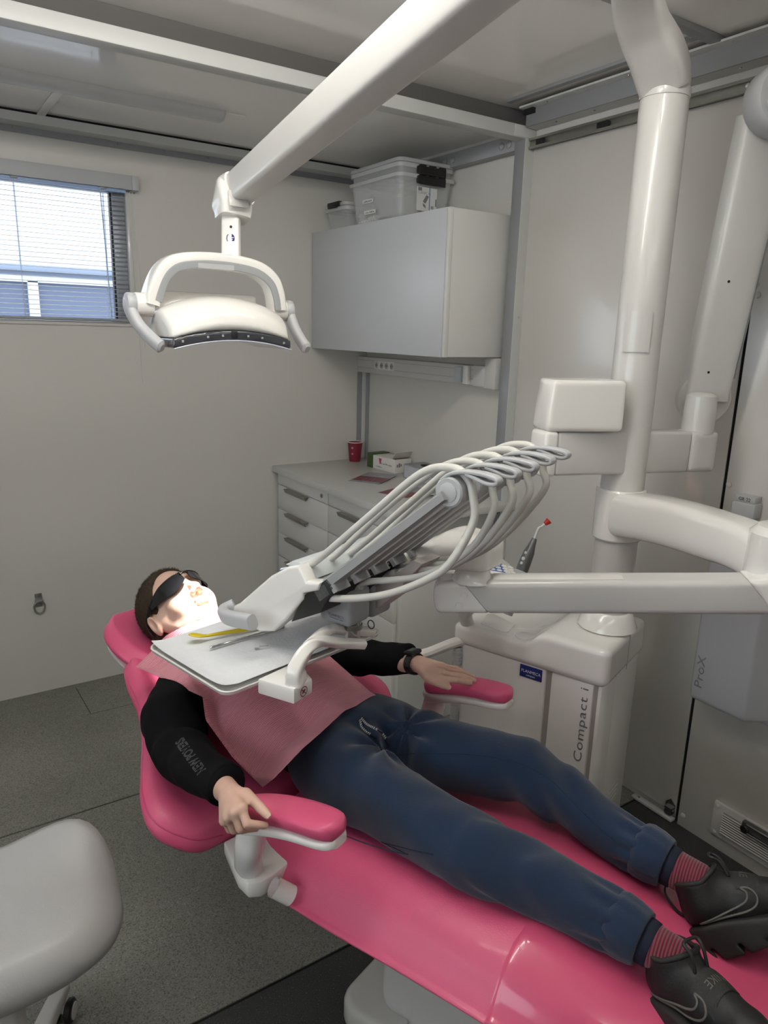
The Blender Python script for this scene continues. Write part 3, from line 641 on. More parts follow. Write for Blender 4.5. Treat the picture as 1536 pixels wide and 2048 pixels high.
cart.part('name_print', xf(join(fitx(text_geo('PLANMECA', .0125, .98, .0002), .060), xf(text_geo('compact', .008, 1.0, .0002), None, (.016, -.0095, 0))), Rfr, cf((-.118, cl0+.0018, .667))), PLW, parent=lb)
cart.part('lettering', xf(fitx(text_geo('Compact i', .0335, 1.0, .0002, spacing=1.1), .226), basis(CZ, -CA, -CL), cf((.081, cl0+.0034, .449))), TXT, parent=d2, kind='stuff')
cart.part('hose_rack', C3(hose([(ct0+.03, cl0+.02, .70), (ct0+.0, cl0-.02, .69), (ct0-.05, cl0-.05, .66), (ct0-.09, cl0-.06, .64)], .016, 20, 10)), WHITE)
cart.part('corrugated_hose', C3(join(*[xf(cyl((0, 0, 0), (0, 0, .007), .014, n=12), None, (ct0+.02, cl0-.004, .40+.0105*k)) for k in range(26)], cyl((ct0+.02, cl0-.004, .40), (ct0+.02, cl0-.004, .68), .012, n=12))), GREY)
# pole
cart.part('pole_foot', revolve([(.083, 0), (.081, .006), (.066, .045), (.060, .050)], (PX, PY, .802)), WHITE)
cart.part('pole', join(revolve([(.0575, 0), (.0575, 1.325), (.0545, 1.335), (.054, 1.355)], (PX, PY, .83), n=40)), WHITE2)
cart.part('pole_collar', revolve([(.0585, 0), (.0590, .003), (.0590, .018), (.0575, .022)], (PX, PY, 2.158), n=40), WHITE2)
# plate let into the pole
fw = np.array([-PX, -PY, 0]); fw /= np.linalg.norm(fw); sd = np.cross((0, 0, 1), fw)
pl = []
for z_ in np.linspace(1.565, 1.665, 3):
    pl.append([np.array([PX, PY, z_])+(fw*math.cos(a)+sd*math.sin(a))*.0605 for a in np.linspace(-.62, .50, 10)])
g = loft(pl, cap=False, closed=False); cart.part('pole_plate', (g[0], [f[::-1] for f in g[1]]), WHITE2)
# assistant's keypad and its handpiece beside the cart
kp = Thing('assistant_keypad', 'white keypad panel with blue keys standing behind the long arm', 'keypad', cf((-.25, .50, .80)), CANG)
q0, q1, q2 = at(905, 1120, 1.93), at(1030, 1142, 1.93), at(1008, 1118, 2.03)
kx = q1-q0; kx /= np.linalg.norm(kx); ky = q2-q1; ky -= kx*(ky @ kx); ky /= np.linalg.norm(ky); kz = np.cross(kx, ky)
RK = basis(kx, ky, kz); kw = np.linalg.norm(q1-q0)
kp.part('panel', xf(prism([(-.02, -.06), (kw-.005, -.06), (kw+.002, -.05), (kw+.004, .02), (kw-.02, .115), (-.02, .10)], -.02, .0, .004), RK, q0), WHITE)
kp.part('blue_field', xf(box((kw-.072, -.035, .0), (kw-.030, .045, .0006)), RK, q0), mat('keypad_blue', (.03, .09, .35), .35))
for i in range(4):
    for j in range(3):
        kp.part('key', xf(revolve([(.0075, 0), (.0075, .001), (.006, .0014), (.006, .0006), (.001, .0006)], (kw-.063+.018*i, -.022+.024*j, .0006), n=14), RK, q0), WHITE)
kp.part('stalk', join(hose([q0+kx*.08-kz*.02, q0+kx*.08-kz*.10, cf((-.30, .60, .80)), cf((ct0+.03, .66, .72))], .020, 24, 12)), WHITE2)
hp0, hp1, hp2, hp3 = at(1040, 1150, 1.93), at(1069, 1077, 1.93), at(1082, 1054, 1.93), at(1092, 1046, 1.93)
HG = mat('dark_grey_handpiece', (.10, .10, .10), .35, metal=.3)
sy = Thing('curing_light', 'dark grey handpiece with a red cone tip standing behind the long arm', 'handpiece', hp0-[0, 0, .12])
dh = (hp1-hp0)/np.linalg.norm(hp1-hp0)
sy.part('grip', tubep([hp0-dh*.10, hp0, hp0+(hp1-hp0)*.35, hp0+(hp1-hp0)*.62, hp0+(hp1-hp0)*.78, hp1], [.013, .0165, .0160, .0145, .0105, .0065], 18), HG)
sy.part('tube', hose([hp1-dh*.004, hp1+dh*.028, hp2, hp3], .0035, 14, 8), mat('clear_probe', (.55, .56, .55), .2))
dt = (hp3-hp2)/np.linalg.norm(hp3-hp2)
sy.part('red_tip', revolve([(.0035, -.002), (.006, 0), (.0095, .013), (.0085, .0135), (.002, .006)], hp3-dt*.003, dt, 16), mat('red_rubber', (.42, .025, .012), .35))
for k, s in ((.30, .004), (.42, .005), (.58, .004)):
    c_ = hp0+(hp1-hp0)*k; o_ = CAM-c_; o_ -= dh*(o_ @ dh); o_ /= np.linalg.norm(o_); o2 = np.cross(dh, o_); o_ = (o_*.85-o2*.5); o_ /= np.linalg.norm(o_)
    sy.part('button', revolve([(s, 0), (s, .001), (s*.6, .0015)], c_+o_*.0155, o_, 12), GREY)
sy.part('holder', tubep([hp0-dh*.11, hp0+dh*.008, hp0+dh*.012], [.021, .021, .019], 20), GREYD)
# ------------------------------------------------------------------ x-ray arm on the pole
xr = Thing('xray_unit', 'white jointed x-ray arm with a boxy bracket on the tall pole', 'x-ray arm', (PX, PY, 1.27))
b0, b1 = at(1092, 812, 1.80), at(1246, 812, 1.84)
bxd = b1-b0; bl_ = np.linalg.norm(bxd); bxd[2] = 0; bxd /= np.linalg.norm(bxd); byd = np.cross((0, 0, 1), bxd)
RB = basis(bxd, byd, (0, 0, 1)); bc = (b0+b1)/2
xr.part('bracket_box', xf(snets(lambda P: smax(rbox(P, (0, .035, 0), (bl_/2, .052, .0645), .012), -(P[:, 0]+bl_/2+.012-.35*np.abs(P[:, 1]-.03)-.12*P[:, 2]), .01), (-.13, -.05, -.09), (.13, .12, .09), .0045), RB, bc), WHITE, sharp=180)
a0, a1 = at(1085, 905, 1.85), at(1405, 900, 2.03); ad = a1-a0; al = np.linalg.norm(ad); ad /= al; adn = np.cross((0, 0, 1), ad)
RA = basis(ad, adn, np.cross(ad, adn))
xr.part('level_arm', xf(box((.02, -.036, -.056), (al-.075, .036, .056), .008, 3), RA, a0), WHITE2)
xr.part('arm_end_cap', xf(box((-.018, -.038, -.058), (.022, .038, .058), .010, 3), RA, a0), WHITE)
xr.part('cap_plug', xf(revolve([(.008, 0), (.007, .002), (.001, .001)], (.002, -.0385, -.004), (0, -1, 0), 14), RA, a0), GREY)
xr.part('pivot', cyl(a0+ad*.02+[0, 0, .055], a0+ad*.02+[0, 0, .075], .016, n=16), CHROME)
xr.part('elbow_block', xf(snets(lambda P: smax(rbox(P, (al-.03, 0, 0), (.052, .042, .056), .014), cylz(P, (al-.03, 0, 0), .056, .2), .01), (al-.1, -.06, -.07), (al+.05, .06, .07), .0045), RA, a0), WHITE2, sharp=180)
e0 = a0+ad*(al-.028); 
xr.part('upright', tubep([e0+[0, 0, .05], e0+[0, 0, .115], e0+[0, 0, .150], e0+[0, 0, .158], e0+[0, 0, .160]], [.043, .042, .040, .030, .005], 28), WHITE2)
up0 = e0+np.array([0, 0, .135]); tv = np.array([ -.55, -.83, .0])  # disc faces the room
dc = at(1418, 798, 2.03); up1 = at(1548, 225, 1.76)
xr.part('joint_disc', revolve([(.010, -.008), (.068, -.008), (.0755, -.004), (.0755, .018), (.070, .024), (.01, .026)], dc+np.array([.02, .035, 0]), tv, 36), WHITE2)
ud = up1-dc; ul = np.linalg.norm(ud); ud /= ul; us = np.cross(ud, tv); us /= np.linalg.norm(us)
n_ = 12; path = [dc+np.array([.02, .03, 0])+ud*(ul*k/(n_-1)) for k in range(n_)]
xr.part('rising_arm', sweep(path, [(.060+.006*k/n_, .040, 5) for k in range(n_)], side=us), WHITE2)
xr.part('arm_groove', sweep([p+us*.062 for p in path[1:-1]], [(.004, .028, 4)]*(n_-2), side=us), GREYD)
for (u, v) in ((1447, 544), (1438, 738)):
    q = at(u, v, 1.90 if v < 600 else 2.03); xr.part('screw_hole', revolve([(.0035, 0), (.0035, .0008), (.001, .001)], dc+np.array([.02, .03, 0])+ud*(ul*((v-798)/(225-798)))+us*(-.02)+tv*.0405, tv, 10), DARKGAP)
xr.part('top_knuckle', revolve([(.01, -.03), (.075, -.03), (.082, -.02), (.082, .045), (.075, .055), (.01, .057)], up1+ud*.02+tv*.02, tv, 32), GREY)
kd = np.array([.05, -.55, 0.0]); kb = up1+ud*.02+tv*.055
xr.part('knuckle_arm', sweep([kb, kb+kd*.22+[0, 0, -.10], kb+kd*.55+[0, 0, -.27]], [(.070, .018, 4)]*3, side=us), GREY)
# x-ray control housing on the wall
px_ = Thing('xray_housing', 'grey moulded x-ray housing on the wall lettered ProX', 'x-ray housing', (1.98, .98, .53))
XG = mat('housing_grey', (.40, .405, .42), .38, bump=.02, bscale=80)
def hous(P):
    y = P[:, 1]; z = P[:, 2]
    w0 = .118+.030*np.clip((1.05-z)/.5, 0, 1)-.9*np.clip(z-.78, 0, 1)**2
    d = rbox(P, (2.06, 1.065, .80), (.145, .145, .27), .02)
    d = smax(d, np.abs(y-1.065)-w0, .02)
    d = smax(d, -(P[:, 0]-1.925)+1.6*np.clip(np.abs(y-1.06)-.085, 0, 1), .012)
    return smax(d, P[:, 0]-2.047, .002)
px_.part('shell', snets(hous, (1.90, .88, .50), (2.06, 1.25, 1.10), .006), XG, sharp=180)
px_.part('lower_lip', box((1.99, .90, .515), (2.047, 1.17, .545), .012), XG)
px_.part('lettering', kind='stuff', mat=TXT, geo=xf(fitx(text_geo('ProX', .036, 1.0, .0003, spacing=1.05), .105), basis((0, 0, 1), (0, 1, 0), (-1, 0, 0)), (1.9240, 1.112, .575)))
sb = Thing('wall_switch_box', 'small grey wall box marked GR 22 behind the arm', 'switch', on(1495, 1010, 0, 2.04))
c_ = on(1495, 1012, 0, 2.03)
sb.part('case', box((2.005, c_[1]-.035, c_[2]-.03), (2.047, c_[1]+.035, c_[2]+.012), .004), GREY); sb.part('tag', box((2.012, c_[1]-.03, c_[2]+.012), (2.047, c_[1]+.03, c_[2]+.032), .002), GREY)
sb.part('tag_print', xf(text_geo('GR 22', .014, 1, .0002), basis((0, -1, 0), (0, 0, 1), (-1, 0, 0)), (2.0115, c_[1]+.02, c_[2]+.017)), INK)
# vent grille and the black-handled bar on the right-hand panel
vg = Thing('vent_grille', 'white louvred vent grille low on the right wall panel', 'vent', (2.045, .97, .04))
gy1, gy0, gz0, gz1 = 1.078, .86, .052, .170
vg.part('plate', box((2.036, gy0, gz0), (2.048, gy1, gz1), .002), WHITE2)
vg.part('recess', box((2.0345, gy0+.01, gz0+.022), (2.0365, gy1-.035, gz1-.022)), GREYD)
for k in range(9): vg.part('louvre', xf(box((-.001, gy0+.012, -.004), (.009, gy1-.037, .0)), basis((.8, 0, -.6), (0, 1, 0), (.6, 0, .8)), (2.028, 0, gz0+.030+.0082*k)), WHITE2)
for z_ in (gz0+.012, gz1-.012): vg.part('rivet', revolve([(.007, 0), (.006, .003), (.003, .004)], (2.036, gy1-.013, z_), (-1, 0, 0), 12), WHITE2)
rb_ = Thing('locking_bar', 'steel locking bar with a black knob across the vent grille', 'bar', (2.02, .9, .06))
kq = on(1490, 1658, 0, 2.015)
rb_.part('knob', revolve([(.004, 0), (.013, .0), (.014, .004), (.014, .016), (.011, .020), (.002, .020)], kq+np.array([.012, 0, 0]), (-1, 0, 0), 22), BLACK)
rb_.part('bar', join(box((2.014, .70, kq[2]-.004), (2.030, kq[1]+.012, kq[2]+.022), .002)), HG)
rb_.part('rod', cyl((2.012, .70, kq[2]+.020), (2.012, kq[1]-.004, kq[2]+.020), .003, n=8), CHROME); rb_.part('rod', cyl((2.012, .70, kq[2]-.008), (2.012, kq[1]+.0, kq[2]-.008), .003, n=8), CHROME)
# ================================================================== delivery arm, instrument head, tray
da = Thing('delivery_arm', 'white swivelling delivery arm reaching from the pole across the room', 'arm', (PX, PY, 1.05))
da.part('pole_sleeve', revolve([(.064, 0), (.067, .004), (.067, .136), (.064, .140)], (PX, PY, 1.062), n=40), WHITE)
eb = at(1565, 1095, 1.50); sp = np.array([PX, PY, 1.128])
mid = [sp+(eb-sp)*s+np.array([0, 0, dz]) for s, dz in ((.0, .004), (.12, .006), (.3, .008), (.5, .004), (.68, -.004), (.82, -.012), (.93, -.03), (1.0, -.05))]
pth = spline(mid, 28); ns = len(pth)
secs = [(.060-.010*min(1, k/ns*1.3), .062-.014*k/ns, 4.5) for k in range(ns)]
hs = np.cross(np.array([0, 0, 1.0]), eb-sp); hs /= np.linalg.norm(hs)
da.part('upper_arm', sweep(pth, secs, side=hs), WHITE)
da.part('elbow_cap', tubep([eb+[0, 0, -.085], eb+[0, 0, -.06], eb+[0, 0, .03], eb+[0, 0, .045], eb+[0, 0, .05]], [.062, .068, .066, .052, .02], 30), WHITE)
B0 = at(905, 1186, 1.60); B1 = at(1545, 1186, 1.49)
bd = B1-B0; bL = np.linalg.norm(bd); bd /= bL; bs = np.cross((0, 0, 1), bd); bs /= np.linalg.norm(bs); bu = np.cross(bd, bs); RBm = basis(bd, bs, bu)
# rectangular beam with softly rounded corners
sec = rrect(.072, .074, .014, 5)
def ringx(x, sl=0.0, k=1.0, dx=None): return np.array([(x+sl*z, y*k, z*k) for y, z in sec])
da.part('beam', xf(loft([ringx(.055, -.75), ringx(bL-.03, -.75)]), RBm, B0), WHITE2)
da.part('beam_end_cap', xf(snets(lambda P: smax(smax(rbox(P, (.03, 0, 0), (.09, .036, .037), .013), (P[:, 0]+.75*P[:, 2])-.054, .001), np.hypot((P[:, 0]-.025)*.95, P[:, 2]*.75)-.062, .012), (-.07, -.045, -.045), (.10, .045, .045), .0035), RBm, B0), WHITE, sharp=180)
for x_, z_ in ((.028, .008), (.016, -.016)):
    da.part('cap_plug', xf(revolve([(.0075, 0), (.0070, .0015), (.001, .001)], (x_, -.0365, z_), (0, -1, 0), 16), RBm, B0), WHITE)
da.part('cover_strip', xf(box((.09, -.022, .037), (.36, .022, .0385), .0007), RBm, B0), WHITE)
da.part('beam_shoulder', xf(snets(lambda P: smin(smax(rbox(P, (bL+.02, 0, 0), (.09, .040, .040), .012), -(P[:, 0]+.75*P[:, 2])+bL-.030, .001), cylz(P, (bL+.03, 0, .05), .045, .06), .03), (bL-.09, -.07, -.06), (bL+.11, .07, .12), .005), RBm, B0), WHITE, sharp=180)
# swivel and moulded link that carries the instrument head
sw = B0+RBm.T @ np.array([.045, 0, .036])
da.part('swivel', tubep([sw+[0, 0, -.004], sw+[0, 0, .004], sw+[0, 0, .018], sw+[0, 0, .032]], [.047, .041, .037, .037], 30), WHITE)
lk = ic(sw); lend = np.array([-.235, .03, 1.105])
def link(P):
    a = lk+np.array([.0, 0, .055]); d = smin(rbox(P, a+np.array([-.012, .012, -.004]), (.060, .054, .048), .028), rbox(P, (a+lend)/2+np.array([0, .01, .004]), (np.linalg.norm(lend-a)/2, .050, .030), .016, R=LR), .035)
    return smax(d, -(P[:, 2]-(lk[2]+.028)), .006)
_x = lend-(lk+np.array([0, 0, .055])); _x /= np.linalg.norm(_x); _y = np.cross((0, 0, 1), _x); _y /= np.linalg.norm(_y); LR = basis(_x, _y, np.cross(_x, _y))
lo_ = np.minimum(lk, lend)-.12; hi_ = np.maximum(lk, lend)+.15
da.part('link', C3(snets(link, lo_, hi_, .006)), WHITE, sharp=180)
# ------------------------------------------------------------------ instrument head (chair frame)
ih = Thing('instrument_console', 'white dental instrument head with five grey whip arms and looping hoses', 'instrument head', cf((-.2, 0, 1.02)), CANG)
lN, lFr = -.185, .115
pxs = [(447, 1222), (478, 1206), (540, 1152), (574, 1134), (597, 1131), (606, 1147), (612, 1163), (640, 1166), (634, 1182), (606, 1188), (604, 1200), (572, 1240), (545, 1264), (520, 1265), (492, 1249), (455, 1236)]
out = [onl(u, v, lN)[[0, 2]] for u, v in pxs]
RP = basis((1, 0, 0), (0, 0, 1), (0, -1, 0))              # (t,z) outline, extruded along -l
ih.part('end_cover', C3(prism(out, -lN-.032, -lN, .0065, 3, R=RP)), WHITE)
ih.part('end_cover', C3(prism(out, -lFr, -lFr+.03, .007, 3, R=RP)), WHITE)
body = [onl(u, v, lN)[[0, 2]] for u, v in ((500, 1196), (545, 1160), (585, 1140), (612, 1172), (640, 1176), (620, 1200), (560, 1250), (530, 1252))]
ih.part('body', C3(prism(body, -lFr+.01, -lN-.02, .004, R=RP)), GREYD)
pad = [onl(u, v, lN+.02)[[0, 2]] for u, v in ((574, 1128), (590, 1120), (604, 1123), (618, 1142), (624, 1160), (606, 1157), (600, 1140), (592, 1134))]
ih.part('instrument_rest_pad', C3(prism(pad, -lFr+.005, -lN-.012, .004, R=RP)), mat('pale_silicone', (.56, .60, .60), .38))
drk = [onl(u, v, lN+.006)[[0, 2]] for u, v in ((606, 1192), (650, 1160), (668, 1176), (640, 1226), (582, 1244))]
ih.part('dark_well', C3(prism(drk, -lFr+.02, -lN-.006, .002, R=RP)), BLACK)
# front handle
h0 = onl(452, 1228, lN-.01); hq = [onl(470, 1212, lN+.01), onl(450, 1222, lN-.008), onl(452, 1233, lN-.03), onl(478, 1240, lN-.05), onl(505, 1245, lN-.055)]
ih.part('handle', C3(sweep(spline(hq, 16), [(.012, .016, 3)]*len(spline(hq, 16)))), GREY)
# whip arms
Q0 = onl(650, 1172, -.158); P0 = onl(905, 985, -.140); dl = .0575
WD = P0-Q0; WD[1] = 0
loops = []
HOSE = mat('ivory_hose', (.60, .595, .55), .38, bump=.02)
whips = []; WHIPG = mat('whip_grey', (.27, .275, .28), .4, bump=.02)
for k in range(5):
    q = Q0+np.array([.004*k, dl*k, .004*k]); p_ = q+WD+np.array([.0, .012, .0])
    ux = WD/np.linalg.norm(WD); uy = np.array([0, 1.0, 0]); uz = np.cross(ux, uy); RW = basis(ux, uy, uz); L_ = np.linalg.norm(WD)
    prof = [(-.020, -.010), (-.017, .006), (-.010, .010), (-.004, .005), (.004, .005), (.010, .010), (.017, .006), (.020, -.010), (.010, -.012), (-.010, -.012)]
    wv = ih.part('whip_arm', C3(xf(loft([[(0, y*.95, z) for y, z in prof], [(L_*.6, y*.9, z*.9) for y, z in prof], [(L_, y*.8, z*.8) for y, z in prof]]), RW, q)), WHIPG, sharp=30)
    whips.append(wv)
    ih.part('bracket', C3(xf(join(box((-.012, -.021, -.022), (.02, -.013, .0)), box((.030, -.021, -.026), (.040, .021, -.010))), RW, q)), GREYD, parent=wv)
    pv = p_+np.array([.004, 0, .004])
    ih.part('pulley', C3(revolve([(.004, -.015), (.023, -.015), (.0262, -.012), (.0262, .012), (.023, .015), (.004, .015)], pv, (0, 1, 0), 30)), GREY, parent=wv)
    ih.part('pulley_cap', C3(revolve([(.0165, 0), (.0165, .0012), (.015, .0018), (.001, .0018)], pv+[0, -.015, 0], (0, -1, 0), 24)), GREY, parent=wv)
    # teardrop hose guide
    lp = [pv+np.array(v) for v in ((-.016, -.004, .018), (-.002, -.004, .029), (.020, -.005, .036), (.045, -.006, .038), (.068, -.007, .037), (.082, -.008, .035), (.088, -.008, .030), (.082, -.008, .025), (.066, -.007, .025), (.048, -.006, .030), (.030, -.005, .034))]
    sp_ = spline(lp, 44); ih.part('hose_guide', C3(sweep(sp_, [(.0105, .0036, 4)]*len(sp_), side=(0, 1, 0))), GREY, parent=wv)
    # hose: from the handpiece over the pulley and down to the console
    s0 = np.array([Q0[0]-.085+.004*k, q[1]+.008, Q0[2]+.012]); top_ = pv+np.array([-.008, .008, .033])
    up_ = [s0, s0+np.array([.05, 0, .026]), s0+(top_-s0)*.50+np.array([0, 0, .012+.010*(k % 2)]), s0+(top_-s0)*.82+np.array([0, 0, .030]), top_+np.array([.002, 0, .004]), pv+np.array([.026, .004, .022])]
    dn_ = [pv+np.array([.038, .002, -.006]), pv+np.array([.042, 0, -.045])]
    if k == 0:
        lowp = [onl(u, v, -.165) for u, v in ((905, 1120), (862, 1155), (780, 1187), (700, 1197), (615, 1194))]
    else:
        ends = {1: (714, 1172, -.085), 2: (786, 1150, .005), 3: (800, 1140, .03), 4: (815, 1130, .06)}[k]; end_ = onl(*ends)
        m1 = pv+np.array([.016-.012*k, -.002, -.105-.010*k]); lowp = [m1, m1+(end_-m1)*.45+np.array([.02, 0, -.012]), end_+np.array([.03, 0, .016]), end_]
    end_ = lowp[-1]; ec = lowp[-2]-end_; ec /= np.linalg.norm(ec)
    ih.part('hose', C3(hose(up_+dn_+lowp, .0070 if k != 1 else .0064, 96, 12)), HOSE, sharp=180)
    ih.part('connector', C3(cyl(end_+ec*.010, end_-ec*.022, .0105, .012, 16)), GREY)
    if k == 4:
        hd = s0-np.array([.05, 0, .020]); ih.part('handpiece', C3(tubep([s0+[.006, 0, .003], s0, hd, hd-np.array([.01, 0, .006])], [.0095, .0110, .0105, .007], 16)), CHROME)
    else:
        hd = s0-np.array([.035, 0, .012]); ih.part('handpiece', C3(tubep([s0+[.006, 0, .003], s0, hd], [.009, .010, .009], 14)), CHROME)
# grey amalgam canisters under the head
for k, (u, v, l_) in enumerate(((690, 1204, -.085), (735, 1188, .005))):
    c = onl(u, v, l_)
    cn = ih.part('canister', C3(snets(lambda P: smax(rbox(P, c, (.041, .034, .038), .010), .28*(np.abs(P[:, 0]-c[0]))+.4*np.abs(P[:, 2]-c[2])-.026, .006), c-.055, c+.055, .0035)), mat('canister_grey_%d' % k, (.30+.0*k, .31, .325), .45, bump=.05, bscale=300), sharp=180)
    ih.part('canister_print', C3(xf(join(text_geo('PLANMECA', .0075, 1.05, .0001), xf(scribble(.036, .0022), None, (.002, -.005, 0))), basis((1, 0, -.0), (0, 0, 1), (0, -1, 0)), c+np.array([-.014, -.0352, -.020]))), INKG, parent=cn)
cA = onl(690, 1204, -.085)
kp_ = cA+np.array([.012, .01, -.036])
ih.part('tray_post', C3(tubep([kp_+[0, 0, .0], kp_+[0, 0, -.012], kp_+[0, 0, -.0125], kp_+[0, 0, -.05]], [.019, .019, .017, .017], 24)), CHROME)
ih.part('post_knob', C3(revolve([(.021, 0), (.021, .010)], kp_+[0, 0, -.020], n=18)), STEEL)
ih.part('lower_bracket', C3(join(prism([onl(u, v, .02)[[0, 2]] for u, v in ((770, 1165), (850, 1112), (868, 1118), (800, 1190), (765, 1215), (752, 1200))], -.05, .02, .004, R=RP))), mat('bracket_rose_white', (.55, .50, .48), .4))
# ------------------------------------------------------------------ tray and what lies on it
ZT = .950
tcn = [on(u, v, 2, ZT)[:2] for u, v in ((452, 1392), (762, 1268))]
e1 = tcn[1]-tcn[0]; TL = np.linalg.norm(e1); e1 /= TL; e2 = np.array([-e1[1], e1[0]]); TW = .275
RT = basis((*e1, 0), (*e2, 0), (0, 0, 1)); TO = np.array([*tcn[0], ZT])
tr_ = Thing('instrument_tray', 'white instrument tray held over the patient on a curved bracket', 'tray', TO+RT.T @ np.array([.2, .13, -.03]))
to = [(x, y) for x, y in rrect(TL, TW, .022, 5, TL/2, TW/2)]
def trayring(ex, z): return [(x, y, z) for x, y in rrect(TL+2*ex, TW+2*ex, .022+ex, 5, TL/2, TW/2)]
tr_.part('tray', xf(loft([trayring(.001, .006), trayring(.004, .007), trayring(.005, .005), trayring(.001, -.003), trayring(-.006, -.006), trayring(-.010, -.005), trayring(-.004, -.002), trayring(-.002, .002), trayring(.001, .006)], cap=False), RT, TO), WHITE)
tr_.part('tray_floor', xf(prism([(x, y) for x, y in rrect(TL-.012, TW-.012, .02, 5, TL/2, TW/2)], -.0055, -.0025), RT, TO), WHITE)
# paper liner with a gentle curl
def sheet(nx, ny, fn): 
    V = [fn(i/(nx-1), j/(ny-1)) for j in range(ny) for i in range(nx)]
    return np.array(V), [(j*nx+i, j*nx+i+1, (j+1)*nx+i+1, (j+1)*nx+i) for j in range(ny-1) for i in range(nx-1)]
PAPER = mat('tray_liner_paper', (.70, .72, .74), .8, bump=.25, bscale=160, var=.04, vscale=70)
g = sheet(30, 20, lambda a, b: (.004+a*(TL-.02), .006+b*(TW-.010), .003+.010*(abs(2*b-1)**6)*.9+.006*max(0, .06-a)/.06+.001*math.sin(a*9)*math.sin(b*6)))
single('tray_liner', 'pale paper liner covering the instrument tray', 'paper', join(xf(g, RT, TO), xf((g[0]-[0, 0, .0006], [f[::-1] for f in g[1]]), RT, TO)), PAPER, sharp=180)
YEL = mat('yellow_plastic', (.62, .47, .02), .35)
ya, yb = onzc(378, 1281, ZT+.012), onzc(520, 1254, ZT+.012); yd = yb-ya
sp1 = Thing('plastic_spatula', 'yellow plastic spatula lying on the tray', 'spatula', cf(ya))
sp1.part('shaft', C3(sweep([ya+yd*s+[0, 0, .004*(1-s)] for s in (.22, .4, .7, 1.0, 1.35)], [(.003, .003, 2), (.0038, .0038, 2), (.0050, .0046, 2), (.0046, .0042, 2), (.004, .004, 2)])), YEL)
sp1.part('blade', C3(sweep([ya+[0, 0, .013], ya+yd*.06+[0, 0, .011], ya+yd*.13+[0, 0, .0075], ya+yd*.20+[0, 0, .004], ya+yd*.24+[0, 0, .0035]], [(.004, .0015, 2), (.0105, .0030, 2), (.0110, .0030, 2), (.0070, .0028, 2), (.003, .003, 2)], side=np.cross(yd, (0, 0, 1)))), YEL)
ma, mb = onzc(420, 1296, ZT+.009), onzc(540, 1262, ZT+.009); md = mb-ma
mi = Thing('mouth_mirror_handle', 'ribbed steel instrument handle lying next to the spatula', 'instrument', cf(ma))
mi.part('shaft', C3(tubep([ma+md*s for s in np.linspace(0, 1.25, 26)], [.0030+(.0006 if i % 2 else 0) for i in range(26)], 10)), CHROME)
ba, bb = onzc(510, 1294, ZT+.009), onzc(537, 1291, ZT+.011); bdv = bb-ba
br = Thing('polishing_brush', 'tiny grey polishing brush lying alone on the tray liner', 'brush', cf(ba))
br.part('shank', C3(tubep([ba+bdv*.3, ba+bdv*.45, ba+bdv], [.0022, .0014, .0011], 8)), CHROME); br.part('bristles', C3(tubep([ba, ba+bdv*.32], [.0042, .0036], 10)), GREY)
# bracket that carries the tray
fb = [on(u, v, 2, ZT+.006)[:2] for u, v in ((516, 1359), (577, 1334), (622, 1352), (620, 1382), (590, 1398), (518, 1372))]
fb = [ic([*q, ZT])[:2] for q in ((*on(516, 1357, 2, ZT+.012)[:2],), (*on(575, 1330, 2, ZT+.012)[:2],), (*on(612, 1342, 2, ZT+.012)[:2],), (*on(624, 1356, 2, ZT+.012)[:2],), (*on(588, 1378, 2, ZT+.012)[:2],))]
tr_.part('bracket_foot', C3(prism(fb, ZT-.020, ZT+.012, .004)), WHITE)
f0 = onzc(593, 1362, ZT+.012); kz_ = kp_+np.array([0, 0, -.045])
arcp = [f0, f0+np.array([.0, .0, .028]), f0+(kz_-f0)*.22+np.array([0, 0, .052]), f0+(kz_-f0)*.5+np.array([0, 0, .050]), f0+(kz_-f0)*.85+np.array([0, 0, .018]), kz_+np.array([.02, .03, -.002])]
for s_, nm in ((-1, 'fork_arm'), (1, 'fork_arm')):
    off = np.array([.35, -.9, 0])*.027*s_
    pp = spline([arcp[0], arcp[1], arcp[2]+off*.5, arcp[3]+off*1.1, arcp[4]+off*1.25, arcp[5]+off*1.25], 26)
    tr_.part(nm, C3(sweep(pp, [(.024-.014*min(1, k/12), .017-.008*min(1, k/16), 4) for k in range(len(pp))], side=(.35, -.9, 0))), WHITE)
rq = onl(742, 1249, -.06); a = np.linspace(0, 2*np.pi, 21)
tr_.part('pin_ring', C3(tubep(np.stack([rq[0]+.008*np.cos(a), np.full(21, rq[1]), rq[2]+.009*np.sin(a)], 1), .0011, 6, cap=False)), BLACK)
e34 = np.array([*(np.array(fb[4])-np.array(fb[3])), 0.0]); e34 /= np.linalg.norm(e34); nn = np.cross(e34, (0, 0, 1.0))
if nn @ (ic(CAM)-np.array([*fb[3], ZT])) < 0: nn = -nn
sgn = basis(np.cross((0, 0, 1), nn), (0, 0, 1), nn)
a = np.linspace(0, 2*np.pi, 25); RED = mat('warning_red', (.16, .012, .014), .5)
ring_ = np.stack([.0095*np.cos(a), .0095*np.sin(a), np.zeros(25)], 1)
tr_.part('warning_mark', C3(xf(join(quadtube(ring_, .0017, (0, 0, 1)), quadtube([(-.0065, .0065, 0), (.0065, -.0065, 0)], .0015, (0, 0, 1)), quadtube([(-.004, -.003, 0), (0, .001, 0), (.004, .003, 0)], [.002, .005, .003], (0, 0, 1))), sgn, np.array([*(np.array(fb[3])*.5+np.array(fb[4])*.5), ZT-.004])+nn*.0012)), RED)
# ================================================================== operating light
ol = Thing('operating_light', 'white dental operating light on a long spring arm above the patient', 'lamp', (PX, PY, 2.18))
